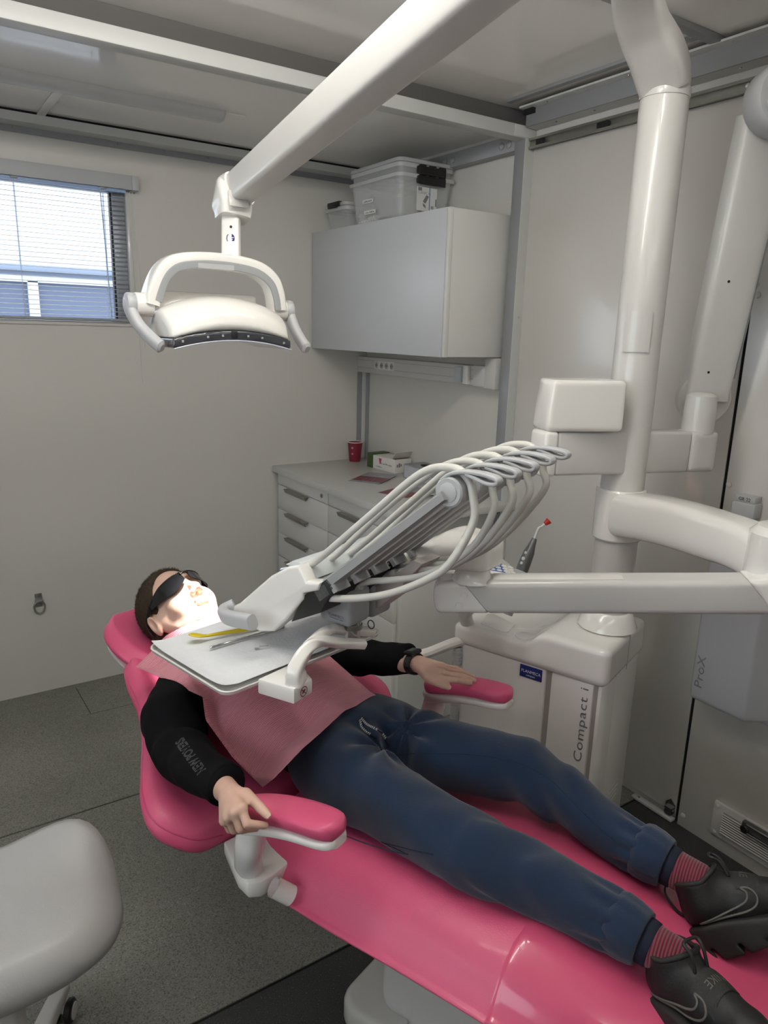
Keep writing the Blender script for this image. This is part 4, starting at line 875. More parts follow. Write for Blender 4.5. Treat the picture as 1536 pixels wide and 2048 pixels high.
# horizontal arm from the pole top, out over the room
el = np.array([.748, .70, 2.262])
hp = [np.array([PX, PY, 2.172]), np.array([PX-.010, PY-.003, 2.196]), np.array([PX-.065, PY-.016, 2.236]), np.array([PX-.145, PY-.030, 2.280]), np.array([PX-.24, PY-.08, 2.316]), np.array([PX-.36, PY-.18, 2.330]), np.array([1.0, .855, 2.330]), np.array([.84, .76, 2.328]), el+[0, 0, .060]]
hh = spline(hp, 42); nh = len(hh); hdir = el-hp[0]; hdir[2] = 0; hdir /= np.linalg.norm(hdir); hsd = np.cross((0, 0, 1), hdir)
ol.part('pole_arm', sweep(hh, [(.0535+.010*math.sin(min(1, k/14)*math.pi)*.6-.014*min(1, max(0, k-14)/14), .0535-.016*min(1, max(0, k-4)/10), 2+2.5*min(1, k/8)) for k in range(nh)], side=hsd), WHITE2)
ol.part('arm_joint', tubep([el+[0, 0, -.06], el+[0, 0, -.05], el+[0, 0, .05], el+[0, 0, .09], el+[0, 0, .094]], [.03, .042, .044, .042, .02], 26), WHITE2)
k0, k1 = at(470, 385, 1.76), at(921, 0, 1.035)
sd_ = k1-k0; sd_ = sd_/np.linalg.norm(sd_); el2 = k0+sd_*1.10
L1 = np.linalg.norm(el2-k0); sx = np.cross(sd_, (0, 0, 1)); sx /= np.linalg.norm(sx)
ol.part('arm_fork', tubep([el+[0, 0, -.05], (el+el2)/2+[0, 0, 0], el2], [.034, .036, .034], 20), WHITE2)
pth = [k0+sd_*(L1*s) for s in np.linspace(.0, 1, 14)]
ol.part('spring_arm', sweep(pth, [(.0315+.006*s, .0335+.006*s, 7) for s in np.linspace(0, 1, 14)], side=sx), WHITE2)
# knuckle and neck
nt_, nb_ = at(463, 440, 1.755), at(463, 525, 1.752)
kn = [k0+sd_*.030, k0+sd_*.004, k0-sd_*.018+[0, 0, -.002], at(462, 398, 1.757), at(466, 418, 1.755), at(466, 438, 1.755)]
kk = spline(kn, 20); ol.part('knuckle', sweep(kk, [(.037+.004*math.sin(k/len(kk)*3.1), .037+.006*math.sin(k/len(kk)*3.1)-.010*max(0, k/len(kk)-.6), 5) for k in range(len(kk))], side=sx), WHITE)
ol.part('knuckle_flap', cbox(at(478, 398, 1.712), (.050, .004, .046), .002, 2, R=basis(sx, AX[2], np.cross(sx, AX[2]))), WHITE2)
nk = [nt_+[0, 0, .004], nt_+(nb_-nt_)*.5, nt_+(nb_-nt_)*.85, nb_]
ol.part('neck', sweep(spline(nk, 10), [(.0225, .019, 4)]*len(spline(nk, 10)), side=AX[0]), WHITE)
ol.part('neck_cup', tubep([nb_+[0, 0, .012], nb_+[0, 0, .002], nb_+[0, 0, -.012], nb_+[0, 0, -.022]], [.024, .026, .023, .012], 24), WHITE)
vb = -AX[2].copy(); vb[2] = 0; vb /= np.linalg.norm(vb)
RN = basis(np.cross((0, 0, 1), vb), (0, 0, 1), vb)
lg = at(464, 478, 1.745)+vb*.012
a = np.linspace(-2.2, 2.2, 20)
ol.part('logo', xf(join(prism([(.0015+.0075*math.cos(t), .010*math.sin(t)) for t in np.linspace(-1.5, 1.5, 14)], 0, .0004), quadtube(np.stack([-.009*np.cos(a*.45), .0105*np.sin(a*.45), 0*a], 1)+[-.001, 0, 0], .0018, (0, 0, 1))), RN, lg), PLB)
ol.part('logo_mark', xf(join(box((-.001, -.004, .0004), (.004, -.001, .0007)), box((.001, .001, .0004), (.007, .003, .0007))), RN, lg), PLW)
for v_, r_ in ((455, .0032), (523, .0045)):
    ol.part('screw', xf(revolve([(r_, 0), (r_, .0005), (r_*.4, -.001)], (0, 0, 0), (0, 0, 1), 12), RN, at(464, v_, 1.745)+vb*(.012 if v_ < 500 else .018)), BLACK)
# head, in its own frame: X across, Y away from the room's entrance, Z up
az = math.radians(90); HX = np.array([math.sin(az), math.cos(az), 0]); HY = np.array([-HX[1], HX[0], 0]); RH = basis(HX, HY, (0, 0, 1))
HC = at(428, 612, 1.75)
HS = np.array([.88, 1, 1]); H_ = lambda g: xf((np.asarray(g[0], float)*HS, g[1]), RH, HC)
arch = [(-.176, 0, -.004), (-.170, .0, .020), (-.150, .0, .060), (-.126, .0, .084), (-.090, .0, .096), (-.02, .0, .102), (.06, .0, .100), (.124, .0, .090), (.164, .0, .068), (.180, .0, .040), (.186, .0, .010), (.187, .0, -.004)]
aa = spline(arch, 50); ol.part('yoke', H_(sweep(aa, [(.033, .0195, 5)]*len(aa), side=(0, 1, 0))), WHITE)
ol.part('yoke_inlay', H_(sweep([p+np.array([0, -.0302, 0])-np.array([p[0]*.055, 0, .009]) for p in aa[3:-3]], [(.0035, .0095, 5)]*(len(aa)-6), side=(0, 1, 0))), GREYD)
ol.part('rating_label', H_(xf(join(box((0, 0, 0), (.10, .011, .0004)), *[xf(scribble(.05, .002), None, (.004+.045*(i % 2), .002+.003*(i//2), .0004)) for i in range(6)]), basis((1, 0, .0), (0, 0, 1), (0, -1, 0)), (-.055, -.0342, .083))), GREY)
for s in (-1, 1):
    x0 = -.192 if s < 0 else .190
    ol.part('hub', H_(cyl((x0-.022, 0, -.004), (x0+.022, 0, -.004), .027, n=28, bev=.002)), WHITE)
    xe = x0+s*.034
    kx_ = .055 if s < 0 else .012; hnd = [(xe, .004, .012), (xe+s*.002, -.006, -.015), (xe+s*.004+kx_*.30, -.030, -.052), (xe+s*.004+kx_*.72, -.060, -.082), (xe+s*.004+kx_, -.082, -.098)]
    hv = spline(hnd, 22); ol.part('handle', H_(sweep(hv, [(.0135, .024-.009*min(1, k/9), 2.6) for k in range(len(hv)-1)]+[(.008, .009, 2.4)], side=(1, 0, 0))), GREY)
    ol.part('handle_hub', H_(cyl((x0+s*.020, 0, -.004), (x0+s*.046, 0, -.004), .026, n=26, bev=.006)), GREY)
    a = np.linspace(0, 2*np.pi, 25); ol.part('hub_ring', H_(tubep(np.stack([np.full(25, x0+s*.0465), .0125*np.cos(a), -.004+.0125*np.sin(a)], 1), .0022, 6, cap=False)), PLW)
zbot = lambda x: -.056-.016*(x/.145)**2
def shell(P):
    x, y, z = P.T
    d = ell(P, (0, -.03, -.078), (.215, .130, .100)); d = smax(d, np.abs(x+.0)-(.166+.1*(z+.056)), .010)
    d = smax(d, zbot(x)-z, .004); d = smax(d, np.abs(y+.03)-.105+.0*x, .02)
    d = smin(d, rbox(P, (0, .052, .002), (.150, .010, .030), .009), .02)
    return d
ol.part('head_shell', H_(snets(shell, (-.20, -.17, -.10), (.20, .10, .05), .0045)), WHITE, sharp=180)
LENS = mat('smoked_lens', (.035, .038, .045), .08, coat=.6)
def lens(P):
    x, y, z = P.T; m_ = zbot(x)
    d = smax(np.abs(z-(m_-.011))-.0115, np.abs(x)-.163, .004); return smax(d, np.abs(y+.03)-.101+.06*np.clip(np.abs(x)-.09, 0, 1), .004)
ol.part('lens', H_(snets(lens, (-.20, -.17, -.12), (.20, .10, -.04), .0042)), LENS, sharp=180)
ol.part('lens_edge', H_(tubep([(x, -.1325+.06*max(0, abs(x)-.09), zbot(x)-.0225) for x in np.linspace(-.162, .162, 25)], .0022, 6)), mat('clear_lens_edge', (.45, .47, .55), .1))
for x in (-.14, -.075, -.035, .035, .075, .14):
    ol.part('led', H_(cbox((x, -.1318+.06*max(0, abs(x)-.09), zbot(x)-.011), (.006, .002, .005), .001)), GREYD)
ol.part('sensor_window', H_(cbox((-.003, -.132, zbot(0)-.008), (.016, .003, .015), .001)), BLACK)
ld = bpy.data.lights.new('operating_beam', 'SPOT'); ld.energy = LAMP_SPOT; ld.spot_size = math.radians(12.5); ld.spot_blend = .55; ld.shadow_soft_size = .05; ld.color = (1.0, .97, .93)
lo = bpy.data.objects.new('operating_beam', ld); COL.objects.link(lo); lo.parent = ol.o
lp_ = HC+RH.T @ np.array([0, -.03, -.105]); tgt = cf((-.735, -.01, .89))
dv = Vector(tgt-lp_); lo.matrix_parent_inverse = Matrix.Identity(4)
lo.location = Vector(lp_)-ol.o.location; lo.rotation_euler = dv.to_track_quat('-Z', 'Y').to_euler()
# ================================================================== patient chair (chair frame)
ch = Thing('patient_chair', 'pink upholstered dental chair reclined with two white framed armrests', 'dental chair', cf((0, 0, 0)), CANG)
def padring(t, zt, w, th, lift, dz=0, e=.035, n=31, dl=0.0, rw=.18, pw=2):
    """closed cross-section at t: flat top with lifted flanks and rounded edges"""
    P = []
    for s in np.linspace(-1, 1, n): P.append((t, dl+w*s*(1-.0), zt+lift*abs(s)**3-e*.55*max(0, (abs(s)-(1-rw))/rw)**pw))
    side = []
    for a in np.linspace(.12, .88, 7): side.append((w+.012*math.sin(a*math.pi), zt+lift-e*.55-(th-e*.55)*a))
    P += [(t, dl+y, z) for y, z in side]
    for s in np.linspace(.92, -.92, 9): P.append((t, dl+w*s*.96, zt-th+lift*.5-.006*(1-s*s)))
    P += [(t, dl-y, z) for y, z in side[::-1]]
    return np.array(P)
def pad(st, n, **k):
    I = interp(st, n); return C3(loft([padring(r[0], r[1], max(.004, r[2]), max(.004, r[3]), r[4], **k) for r in I]))
seat = [(-.335, .548, .16, .03, 0), (-.325, .562, .235, .06, 0), (-.29, .576, .268, .085, 0), (-.20, .588, .280, .10, .004), (-.05, .600, .284, .108, .004), (.12, .612, .284, .108, .003), (.27, .616, .282, .105, 0), (.276, .616, .282, .105, 0)]
s1 = ch.part('seat', pad(seat, 44, e=.165, rw=.52, pw=3.4), PINK, sharp=60)
PVC = mat('pink_leatherette_under_clear_cover', (.58, .080, .172), .28, bump=.10, bscale=22, coat=.45)
leg = [(.2765, .6158, .2815, .104, 0), (.30, .6162, .281, .10, 0), (.42, .596, .272, .09, 0), (.55, .570, .25, .085, 0), (.65, .555, .230, .08, 0), (.85, .525, .195, .07, 0), (1.0, .50, .165, .06, 0), (1.03, .49, .12, .03, 0)]
ch.part('legrest', pad(leg, 34, e=.155, rw=.52, pw=3.4), PVC, sharp=60)
back = [(-.350, .575, .25, .03, .0), (-.356, .586, .290, .05, .002), (-.375, .594, .345, .064, .010), (-.435, .611, .386, .070, .026), (-.50, .632, .370, .072, .030), (-.58, .657, .312, .070, .028), (-.66, .680, .252, .068, .022), (-.74, .704, .206, .065, .014), (-.83, .730, .172, .06, .008), (-.895, .748, .135, .045, .0), (-.905, .748, .10, .03, .0)]
bk = ch.part('backrest', pad(back, 48), PINK, sharp=60)
# piping along the edge of the backrest
I = interp(back, 60); 
for s in (-1, 1): ch.part('piping', C3(tubep([(r[0], s*(r[2]+.004), r[1]+r[4]-.026) for r in I[5:-5]], .0022, 6)), PINKED, parent=bk)
hr = [(-.850, .738, .085, .02, 0), (-.858, .748, .112, .045, .004), (-.90, .760, .128, .055, .012), (-.95, .774, .132, .058, .018), (-1.0, .792, .122, .055, .016), (-1.035, .806, .095, .04, .006), (-1.042, .806, .07, .02, 0)]
hd_ = ch.part('headrest', pad(hr, 30), PINK, sharp=60)
ch.part('headrest_shell', pad([(r[0]*.99-.008, r[1]-.050, r[2]*.93, .022, r[4]) for r in hr], 24), WHITE, sharp=60)
ch.part('headrest_post', C3(cbox((-.86, 0, .69), (.16, .10, .014), .004)), WHITE2)
ch.part('backrest_shell', pad([(r[0]*.985-.008, r[1]-max(.02, r[3]*.75), r[2]*.80, .030, r[4]) for r in back], 30), WHITE, sharp=60)
# armrests
for s, (tb, lb_, zb), (tt, lt_, zt) in ((-1, (-.235, -.338, .712), (.003, -.328, .770)), (1, (-.245, .318, .700), (.003, .306, .758))):
    A0 = np.array([tb, lb_, zb]); A1 = np.array([tt, lt_, zt]); D = A1-A0
    nn = 28; pts = [A0+D*q+np.array([0, 0, .012*math.sin(q*math.pi)]) for q in np.linspace(0, 1, nn)]
    w = [max(.006, .037*(1-abs(2*q-1)**7)**.5) for q in np.linspace(0, 1, nn)]
    ch.part('arm_pad', C3(sweep(pts, [(ww, .0175*min(1, ww/.024), 3.0) for ww in w], side=(0, 1, 0))), PINK, sharp=60)
    fr = [A0+D*q+np.array([0, 0, -.022-.006*(1-q)+.010*math.sin(q*math.pi)]) for q in np.linspace(.02, .985, 26)]
    ch.part('arm_frame', C3(sweep(fr, [(max(.004, .036*(1-abs(2*q-1)**9)**.5), .009+.010*(1-q)**3, 4) for q in np.linspace(.02, .985, 26)], side=(0, 1, 0))), WHITE, sharp=60)
    pb = A0+np.array([.022, 0, -.02]); zb2 = .555
    pp = [pb+np.array([.006, 0, .0]), pb+np.array([.002, 0, -.03]), pb+np.array([-.006, 0, -.06]), np.array([-.250, s*.312, zb2])]
    ch.part('arm_post', C3(sweep(spline(pp, 12), [(.025, .029, 2.4)]*len(spline(pp, 12)), side=(0, 1, 0))), WHITE, sharp=60)
    if s < 0:
        po = [onzc(u, v, .548)[:2] for u, v in ((448, 1682), (462, 1716), (476, 1748), (496, 1767), (522, 1765), (546, 1750))]
        poly = [tuple(q) for q in po]+[(-.20, -.20), (-.33, -.20)]
        ch.part('arm_bracket', C3(prism(poly, .512, .548, .006)), WHITE)
    else:
        ch.part('arm_bracket', C3(prism([(-.36, .36), (-.20, .36), (-.12, .25), (-.33, .2)], .512, .548, .006)), WHITE)
tq = onzc(572, 1786, .53); td = onzc(600, 1800, .515)-onzc(560, 1780, .545); td /= np.linalg.norm(td)
ch.part('tube_end', C3(loft([[p for p in tubep([tq-td*.03, tq+td*.012], .020, 24, False)[0][24*i:24*i+24]] for i in (0, 1)]+[[p for p in tubep([tq-td*.03, tq+td*.012], .0175, 24, False)[0][24*i:24*i+24]] for i in (1, 0)], cap=False)), WHITE)
ch.part('seat_shell', pad([(-.30, .50, .22, .04, 0), (-.1, .51, .25, .05, 0), (.2, .515, .25, .05, 0), (.45, .52, .22, .03, 0), (.85, .475, .15, .02, 0)], 20), WHITE, sharp=60)
ch.part('column', C3(snets(lambda P: smax(rbox(P, (.05+.55*(P[:, 2]-.3).mean()*0, .06, .28), (.17, .11, .23), .05), -1.0*(P[:, 2]-.03), .01), (-.16, -.09, .02), (.27, .20, .53), .012)), WHITE2, sharp=180)
ch.part('base_plate', C3(prism(rrect(.80, .40, .055, 6, .205, .095), .012, .085, .018, 3)), mat('base_plate_grey_white', (.58, .565, .53), .3, coat=.3))
ch.part('base_bolt', C3(revolve([(.012, 0), (.011, .004), (.002, .005)], onzc(805, 2046, .085), n=14)), WHITE2)
# ================================================================== the patient (chair frame)
SKIN = mat('skin', (.60, .39, .30), .48, sss=.06, bump=.05, bscale=300, var=.06, vscale=30)
HAIR = mat('short_brown_hair', (.046, .031, .020), .75, var=.6, vscale=120, spec=.15, bump=.8, bscale=420)
SHIRT = mat('black_cotton', (.0045, .0048, .0058), .9, bump=.2, bscale=500, spec=.15)
TROU = mat('navy_blue_fleece', (.0082, .0215, .052), .95, bump=.3, bscale=420, var=.25, vscale=7, sheen=.22, spec=.2)
NAVY = mat('navy_rib', (.008, .012, .028), .9, bump=.2, bscale=300)
LIP = mat('lip', (.55, .29, .235), .5)
bo = Thing('person', 'boy in a black sweatshirt and navy trousers lying back on the pink chair', 'person', cf((-.1, 0, .55)), CANG)
HH = np.array([-.852, .0, .852]); PHI = math.radians(25)
HCn = np.array([math.cos(PHI), 0, -math.sin(PHI)]); HN = np.array([math.sin(PHI), 0, math.cos(PHI)])
HRm = np.array([[0, 1.0, 0], -HCn, HN])                  # rows: x (patient's left), y (to the crown), w (out of the face)
HSC = 1.05
def hloc(P): return (P-HH) @ HRm.T/HSC
def hw(v): return HH+np.asarray(v, float)*HSC @ HRm
def vnoise(P, f, seed=0):
    r = np.random.default_rng(seed); o = 0
    for k in range(6):
        d = r.normal(size=3); d /= np.linalg.norm(d); o = o+np.sin(P @ d*f*(.6+.8*r.random())+r.random()*6.28)
    return o/6
def headsdf(P):
    q = hloc(P)
    s = q.copy(); s[:, 0] = np.abs(s[:, 0])
    d = ell(q, (0, .028, -.012), (.0765, .083, .097))
    d = smin(d, ell(q, (0, -.030, .020), (.060, .076, .068)), .03)
    d = smin(d, limb(s, [(.056, -.030, .000, .020), (.047, -.072, .022, .020), (.016, -.094, .055, .020)]), .025)
    d = smin(d, ell(q, (0, -.096, .062), (.022, .017, .018)), .018)
    d = smin(d, ell(s, (.036, -.042, .056), (.027, .030, .026)), .022)
    d = smin(d, ell(s, (.026, .024, .078), (.028, .010, .012)), .014)
    d = smax(d, -ell(s, (.031, .004, .101), (.017, .013, .018)), .012)
    d = smin(d, ell(s, (.031, .003, .076), (.0135, .0115, .0125)), .004)
    d = smin(d, limb(q, [(0, .012, .083, .0085), (0, -.014, .094, .0092), (0, -.034, .106, .0105)]), .010)
    d = smin(d, ell(s, (.0105, -.040, .096), (.0085, .0075, .0095)), .006)
    d = smax(d, -ell(s, (.0060, -.0465, .098), (.0028, .003, .004)), .003)
    d = smin(d, ell(q, (0, -.0615, .0870), (.0215, .0052, .0070)), .006)
    d = smin(d, ell(q, (0, -.0715, .0850), (.0185, .0062, .0075)), .006)
    ear = ell(s, (.0800, -.018, -.012), (.0095, .033, .020), R=[[.94, 0, -.34], [0, 1, 0], [.34, 0, .94]]); ear = smax(ear, -ell(s, (.0905, -.016, -.006), (.009, .021, .012)), .005)
    d = smin(d, ear, .006)
    return d
def bodysdf(P):
    d = headsdf(P)
    d = smin(d, limb(P, [(*hw((0, -.045, -.030)), .052), (-.715, 0, .800, .050), (-.64, 0, .765, .060)]), .022)
    d = smin(d, ell(P, (-.56, 0, .735), (.10, .13, .06)), .04)
    return d
hg = snets(bodysdf, (-1.0, -.15, .66), (-.46, .15, 1.0), .0030)
def hand(wr, mcp, pip, tip, th, rf=.0078, palm=.013, arm=None):
    """wr: wrist, mcp/pip/tip: four fingers from index to little, th: three thumb points"""
    def f(P):
        d = limb(P, [(*arm[0], arm[1]), (*wr, .0215)])
        pc = (np.mean(mcp, 0)+wr)/2
        for i, m_ in enumerate(mcp): d = smin(d, limb(P, [(*(wr+(m_-wr)*.18), .0150), (*(wr+(m_-wr)*.60), .0138), (*m_, .0100)]), .012)
        for i in range(4):
            r = rf*(1, 1.03, .98, .86)[i]; a, b, c = mcp[i], pip[i], tip[i]; dd = b+(c-b)*.52
            d = smin(d, limb(P, [(*a, r*1.08), (*(a+(b-a)*.5), r*.98), (*b, r*1.05), (*dd, r*.95), (*c, r*.80)]), .0035)
        d = smin(d, limb(P, [(*(wr+(th[0]-wr)*.3), .014), (*th[0], .0128), (*th[1], rf*1.22), (*(th[1]+(th[2]-th[1])*.5), rf*1.18), (*th[2], rf*.92)]), .010)
        return d
    A = np.array([wr, *mcp, *pip, *tip, *th, arm[0]]); return snets(f, A.min(0)-.028, A.max(0)+.028, .0023)
Z = onzc
rw = Z(462, 1590, .765)
r_mcp = [Z(484, 1616, .792), Z(469, 1625, .785), Z(456, 1634, .772), Z(449, 1641, .755)]
r_pip = [Z(494, 1648, .772), Z(480, 1657, .757), Z(468, 1660, .742), Z(459, 1659, .730)]
r_tip = [Z(530, 1651, .762), Z(512, 1656, .738), Z(492, 1660, .722), Z(476, 1660, .715)]
r_th = [Z(491, 1590, .785), Z(508, 1603, .790), Z(535, 1630, .783)]
rh = hand(rw, r_mcp, r_pip, r_tip, r_th, arm=(np.array([-.34, -.33, .735]), .028))
lw = Z(835, 1328, .785)
l_mcp = [Z(880, 1357, .800), Z(886, 1347, .803), Z(887, 1339, .800), Z(884, 1332, .793)]
l_pip = [Z(914, 1360, .801), Z(923, 1353, .803), Z(921, 1345, .799), Z(911, 1337, .791)]
l_tip = [Z(940, 1366, .787), Z(948, 1361, .787), Z(945, 1353, .785), Z(930, 1344, .781)]
l_th = [Z(858, 1356, .793), Z(874, 1365, .795), Z(896, 1374, .788)]
lh = hand(lw, l_mcp, l_pip, l_tip, l_th, arm=(np.array([-.34, .287, .75]), .028))
legs = [snets(lambda P, s=s: limb(P, [(-.2, s*.085, .68, .065), (.13, s*.125, .685, .048), (.47, s*.098, .642, .030), (.52, s*.10, .632, .030)]), (-.3, s*.11-.1, .58), (.58, s*.11+.1, .78), .012) for s in (-1, 1)]
tors = snets(lambda P: smin(ell(P, (-.25, 0, .675), (.12, .125, .07)), ell(P, (-.45, 0, .71), (.18, .12, .075)), .06), (-.4+-.3, -.17, .58), (-.1, .17, .82), .012)
body = bo.part('body', C3(join(hg, rh, lh, *legs, tors)), SKIN, sharp=180)
# lips and nails as small inlays
bo.part('lips', C3(snets(lambda P: smin(ell(hloc(P), (0, -.0618, .0870), (.0105, .0030, .0068)), ell(hloc(P), (0, -.0705, .0850), (.0095, .0036, .0068)), .002), hw((0, -.067, .09))-.03, hw((0, -.067, .09))+.03, .0018)), LIP, sharp=180)
NAIL = mat('nail', (.66, .42, .35), .3)
def nail(tip, prev, upv, r):
    d = tip-prev; d /= np.linalg.norm(d); u = np.asarray(upv, float); u = u-d*(u @ d); u /= np.linalg.norm(u); s = np.cross(d, u)
    V = []; 
    for a in np.linspace(-.006, .0055, 5):
        for b in np.linspace(-1, 1, 5): V.append(tip+d*(a+.002)+s*b*r*.62*(1-.35*(abs(a)/.006)**3)+u*(r*.93-.10*r-b*b*r*.22-max(0, a)*.35))
    return np.array(V), [(i*5+j, i*5+j+1, (i+1)*5+j+1, (i+1)*5+j) for i in range(4) for j in range(4)]
bo.part('thumb_nail', C3(nail(r_th[2], r_th[1], ic(CAM)-r_th[2], .0078)), NAIL, sharp=180)
bo.part('thumb_nail', C3(nail(l_th[2], l_th[1], (ic(CAM)-l_th[2])+np.array([0, 0, .6]), .0078)), NAIL, sharp=180)
# hair
def hairsdf(P):
    q = hloc(P); s = q.copy(); s[:, 0] = np.abs(s[:, 0])
    d = ell(q, (0, .029, -.013), (.083, .0905, .104)); d = smin(d, ell(q, (0, -.028, -.035), (.070, .05, .070)), .03)
    n_ = .0022*vnoise(P, 260, 3)+.0012*vnoise(P, 600, 4)
    line = -((q[:, 1]-.077)*.50-(q[:, 2]-.066)*.866)+.006*np.cos(q[:, 0]*40)*0
    line = line-.012*np.clip(1-np.abs(s[:, 0]-.070)/.02, 0, 1)*np.clip((.03-q[:, 1])/.04, 0, 1)
    d = smax(d+n_, line+.0015*vnoise(P, 500, 8), .006)
    d = smax(d, -ell(s, (.084, -.020, -.006), (.020, .036, .025)), .004)
    d = smax(d, -(q[:, 1]+.048+.35*(q[:, 2]+.04)), .006)
    return d
hm = snets(hairsdf, hw((0, 0, 0))-.16, hw((0, 0, 0))+.16, .0032)
# short strands over the cap
Vh = hm[0]; Fh = hm[1]; st_v = []; st_f = []
idx = rng.choice(len(Fh), 9000, replace=True)
for i in idx:
    f = Fh[i]; a, b, c = Vh[f[0]], Vh[f[1]], Vh[f[2]]; nrm = np.cross(b-a, c-a); L_ = np.linalg.norm(nrm)
    if L_ < 1e-12: continue
    nrm /= L_; p = a+(b-a)*rng.random()*.6+(c-a)*rng.random()*.4
    fl_ = HN*.55-HCn*.15+rng.normal(size=3)*.22; fl_ -= nrm*(fl_ @ nrm)*.9; d = nrm*.42+fl_*.8; d /= np.linalg.norm(d); w = np.cross(d, nrm); w /= np.linalg.norm(w)+1e-9
    ln = .0035+.0045*rng.random(); k = len(st_v); st_v += [p+w*.0006-nrm*.001, p-w*.0006-nrm*.001, p+d*ln]; st_f.append((k, k+1, k+2))
bo.part('hair', C3(join(hm, (np.array(st_v), st_f))), HAIR, sharp=180)
# ---- sweatshirt
SH = {-1: [(-.615, -.165, .752, .076), (-.560, -.245, .738, .073), (-.465, -.302, .722, .060), (-.36, -.335, .738, .046), (-.262, -.353, .757, .039)],
      1: [(-.615, .155, .752, .070), (-.565, .210, .745, .064), (-.470, .262, .735, .053), (-.37, .280, .752, .045), (-.285, .288, .775, .039)]}
def shirt(P):
    d = smin(ell(P, (-.50, 0, .712), (.17, .150, .098)), ell(P, (-.33, 0, .688), (.16, .142, .092)), .08)
    d = smin(d, ell(P, (-.60, 0, .745), (.085, .165, .070)), .05)
    d = smin(d, limb(P, [(-.62, 0, .765, .066), (-.695, 0, .800, .060)]), .03)
    for s in (-1, 1): d = smin(d, limb(P, SH[s]), .022)
    w = .0040*vnoise(P, 55, 11)+.0026*vnoise(P, 110, 12)
    # cloth gathers on the inside of the elbows
    for s in (-1, 1):
        e = np.exp(-((P-np.array(SH[s][2][:3]))**2).sum(1)/.006); w = w+e*.0055*np.sin(P @ np.array([60., s*80., 40.]))
    d = d+w
    d = smax(d, -(P[:, 0]+.705), .004)
    d = smax(d, (P[:, 0]+.205), .006)
    for s in (-1, 1):
        c = np.array(SH[s][4][:3]); dv = c-np.array(SH[s][3][:3]); dv /= np.linalg.norm(dv)
        near = (P-c) @ dv; d = np.where(np.linalg.norm(P-c, axis=1) < .075, smax(d, near-.004, .003), d)
    return d
shm = snets(shirt, (-.73, -.42, .60), (-.18, .36, .90), .0048)
sh_o = bo.part('sweatshirt', C3(shm), SHIRT, sharp=180)
for s in (-1, 1):                                        # ribbed cuffs
    c = np.array(SH[s][4][:3]); b = np.array(SH[s][3][:3]); dv = (c-b)/np.linalg.norm(c-b)
    bo.part('sleeve_cuff', C3(tubep([c-dv*.042, c-dv*.036, c-dv*.005, c+dv*.006, c+dv*.008], [.038, .0400, .0385, .0375, .030], 30)), SHIRT, parent=sh_o, sharp=180)
bv = BVHTree.FromPolygons([tuple(v) for v in shm[0]], [tuple(f) for f in shm[1]])
def stick(V, d, tree, lift=.0006, far=.2):
    out = []
    d = np.asarray(d, float); d = d/np.linalg.norm(d)
    for v in V:
        h_ = tree.ray_cast(Vector(v-d*far), Vector(d), far*2)
        out.append(np.array(h_[0])-d*lift if h_[0] is not None else v)
    return np.array(out)
PRT = mat('faded_grey_print', (.13, .13, .13), .7)
tx = text_geo('NEW POVERS', .0265, .68, spacing=1.0, outline=.0005)
fe, fw_ = np.array(SH[-1][2][:3]), np.array(SH[-1][3][:3])
vd = -(ic(CAM)-fe); vd /= np.linalg.norm(vd)
pA, pB = onzc(408, 1541, .775), onzc(362, 1477, .765)
ex = pB-pA; LT = np.linalg.norm(ex); ex /= LT; ez = -vd; ey = np.cross(ez, ex); ey /= np.linalg.norm(ey)
V = tx[0].copy(); V[:, 0] *= LT/V[:, 0].max(); V = pA+V[:, :1]*ex+(V[:, 1:2]-.004)*ey
bo.part('sleeve_print', C3((stick(V, vd, bv, .0009), tx[1])), PRT, parent=sh_o, sharp=0, kind='stuff')
# ---- trousers
LG = {-1: [(-.235, -.078, .672, .088), (-.13, -.100, .676, .084), (-.03, -.113, .680, .077), (.07, -.130, .682, .069), (.140, -.136, .680, .065), (.21, -.122, .672, .060), (.30, -.104, .663, .056), (.395, -.096, .652, .050), (.432, -.095, .648, .044)],
      1: [(-.225, .080, .676, .088), (-.13, .088, .684, .083), (-.03, .090, .692, .076), (.07, .106, .704, .070), (.135, .120, .708, .066), (.21, .118, .690, .060), (.29, .110, .671, .054), (.375, .103, .655, .049), (.412, .102, .650, .043)]}
def trousers(P):
    d = ell(P, (-.255, 0, .680), (.125, .150, .094))
    for s in (-1, 1): d = smin(d, limb(P, LG[s]), .020)
    w = .0075*vnoise(P, 34, 21)+.0040*vnoise(P, 80, 22)
    for s in (-1, 1):
        k = np.array(LG[s][5][:3]); e = np.exp(-(((P-k)/np.array([.075, .07, .08]))**2).sum(1)); w = w+e*.0105*np.sin(P @ np.array([70., s*52., 66.])+s)
        k = np.array(LG[s][7][:3]); e = np.exp(-(((P-k)/np.array([.04, .08, .08]))**2).sum(1)); w = w+e*.005*np.sin(np.arctan2(P[:, 1]-k[1], P[:, 2]-k[2])*9)
        # folds radiating from the crotch
        q = P-np.array([-.12, s*.04, .745]); e = np.exp(-(q**2).sum(1)/.012); w = w+e*.007*np.sin(np.arctan2(q[:, 1], q[:, 0])*7+s)
    d = d+w
    return smax(d, -(P[:, 0]+.335-.25*(P[:, 2]-.70)), .006)
trm = snets(trousers, (-.37, -.24, .565), (.50, .24, .82), .0050)
tr_o = bo.part('trousers', C3(trm), TROU, sharp=180)
bvt = BVHTree.FromPolygons([tuple(v) for v in trm[0]], [tuple(f) for f in trm[1]])
RED1, RED2 = (.20, .012, .03), (.035, .006, .012)
SOCK = stripes(mat('red_striped_sock', RED1, .85, sheen=.2), 'X', .314/.0050, RED2, (.22, .018, .040), bump=.3, lo=.35, hi=.60)
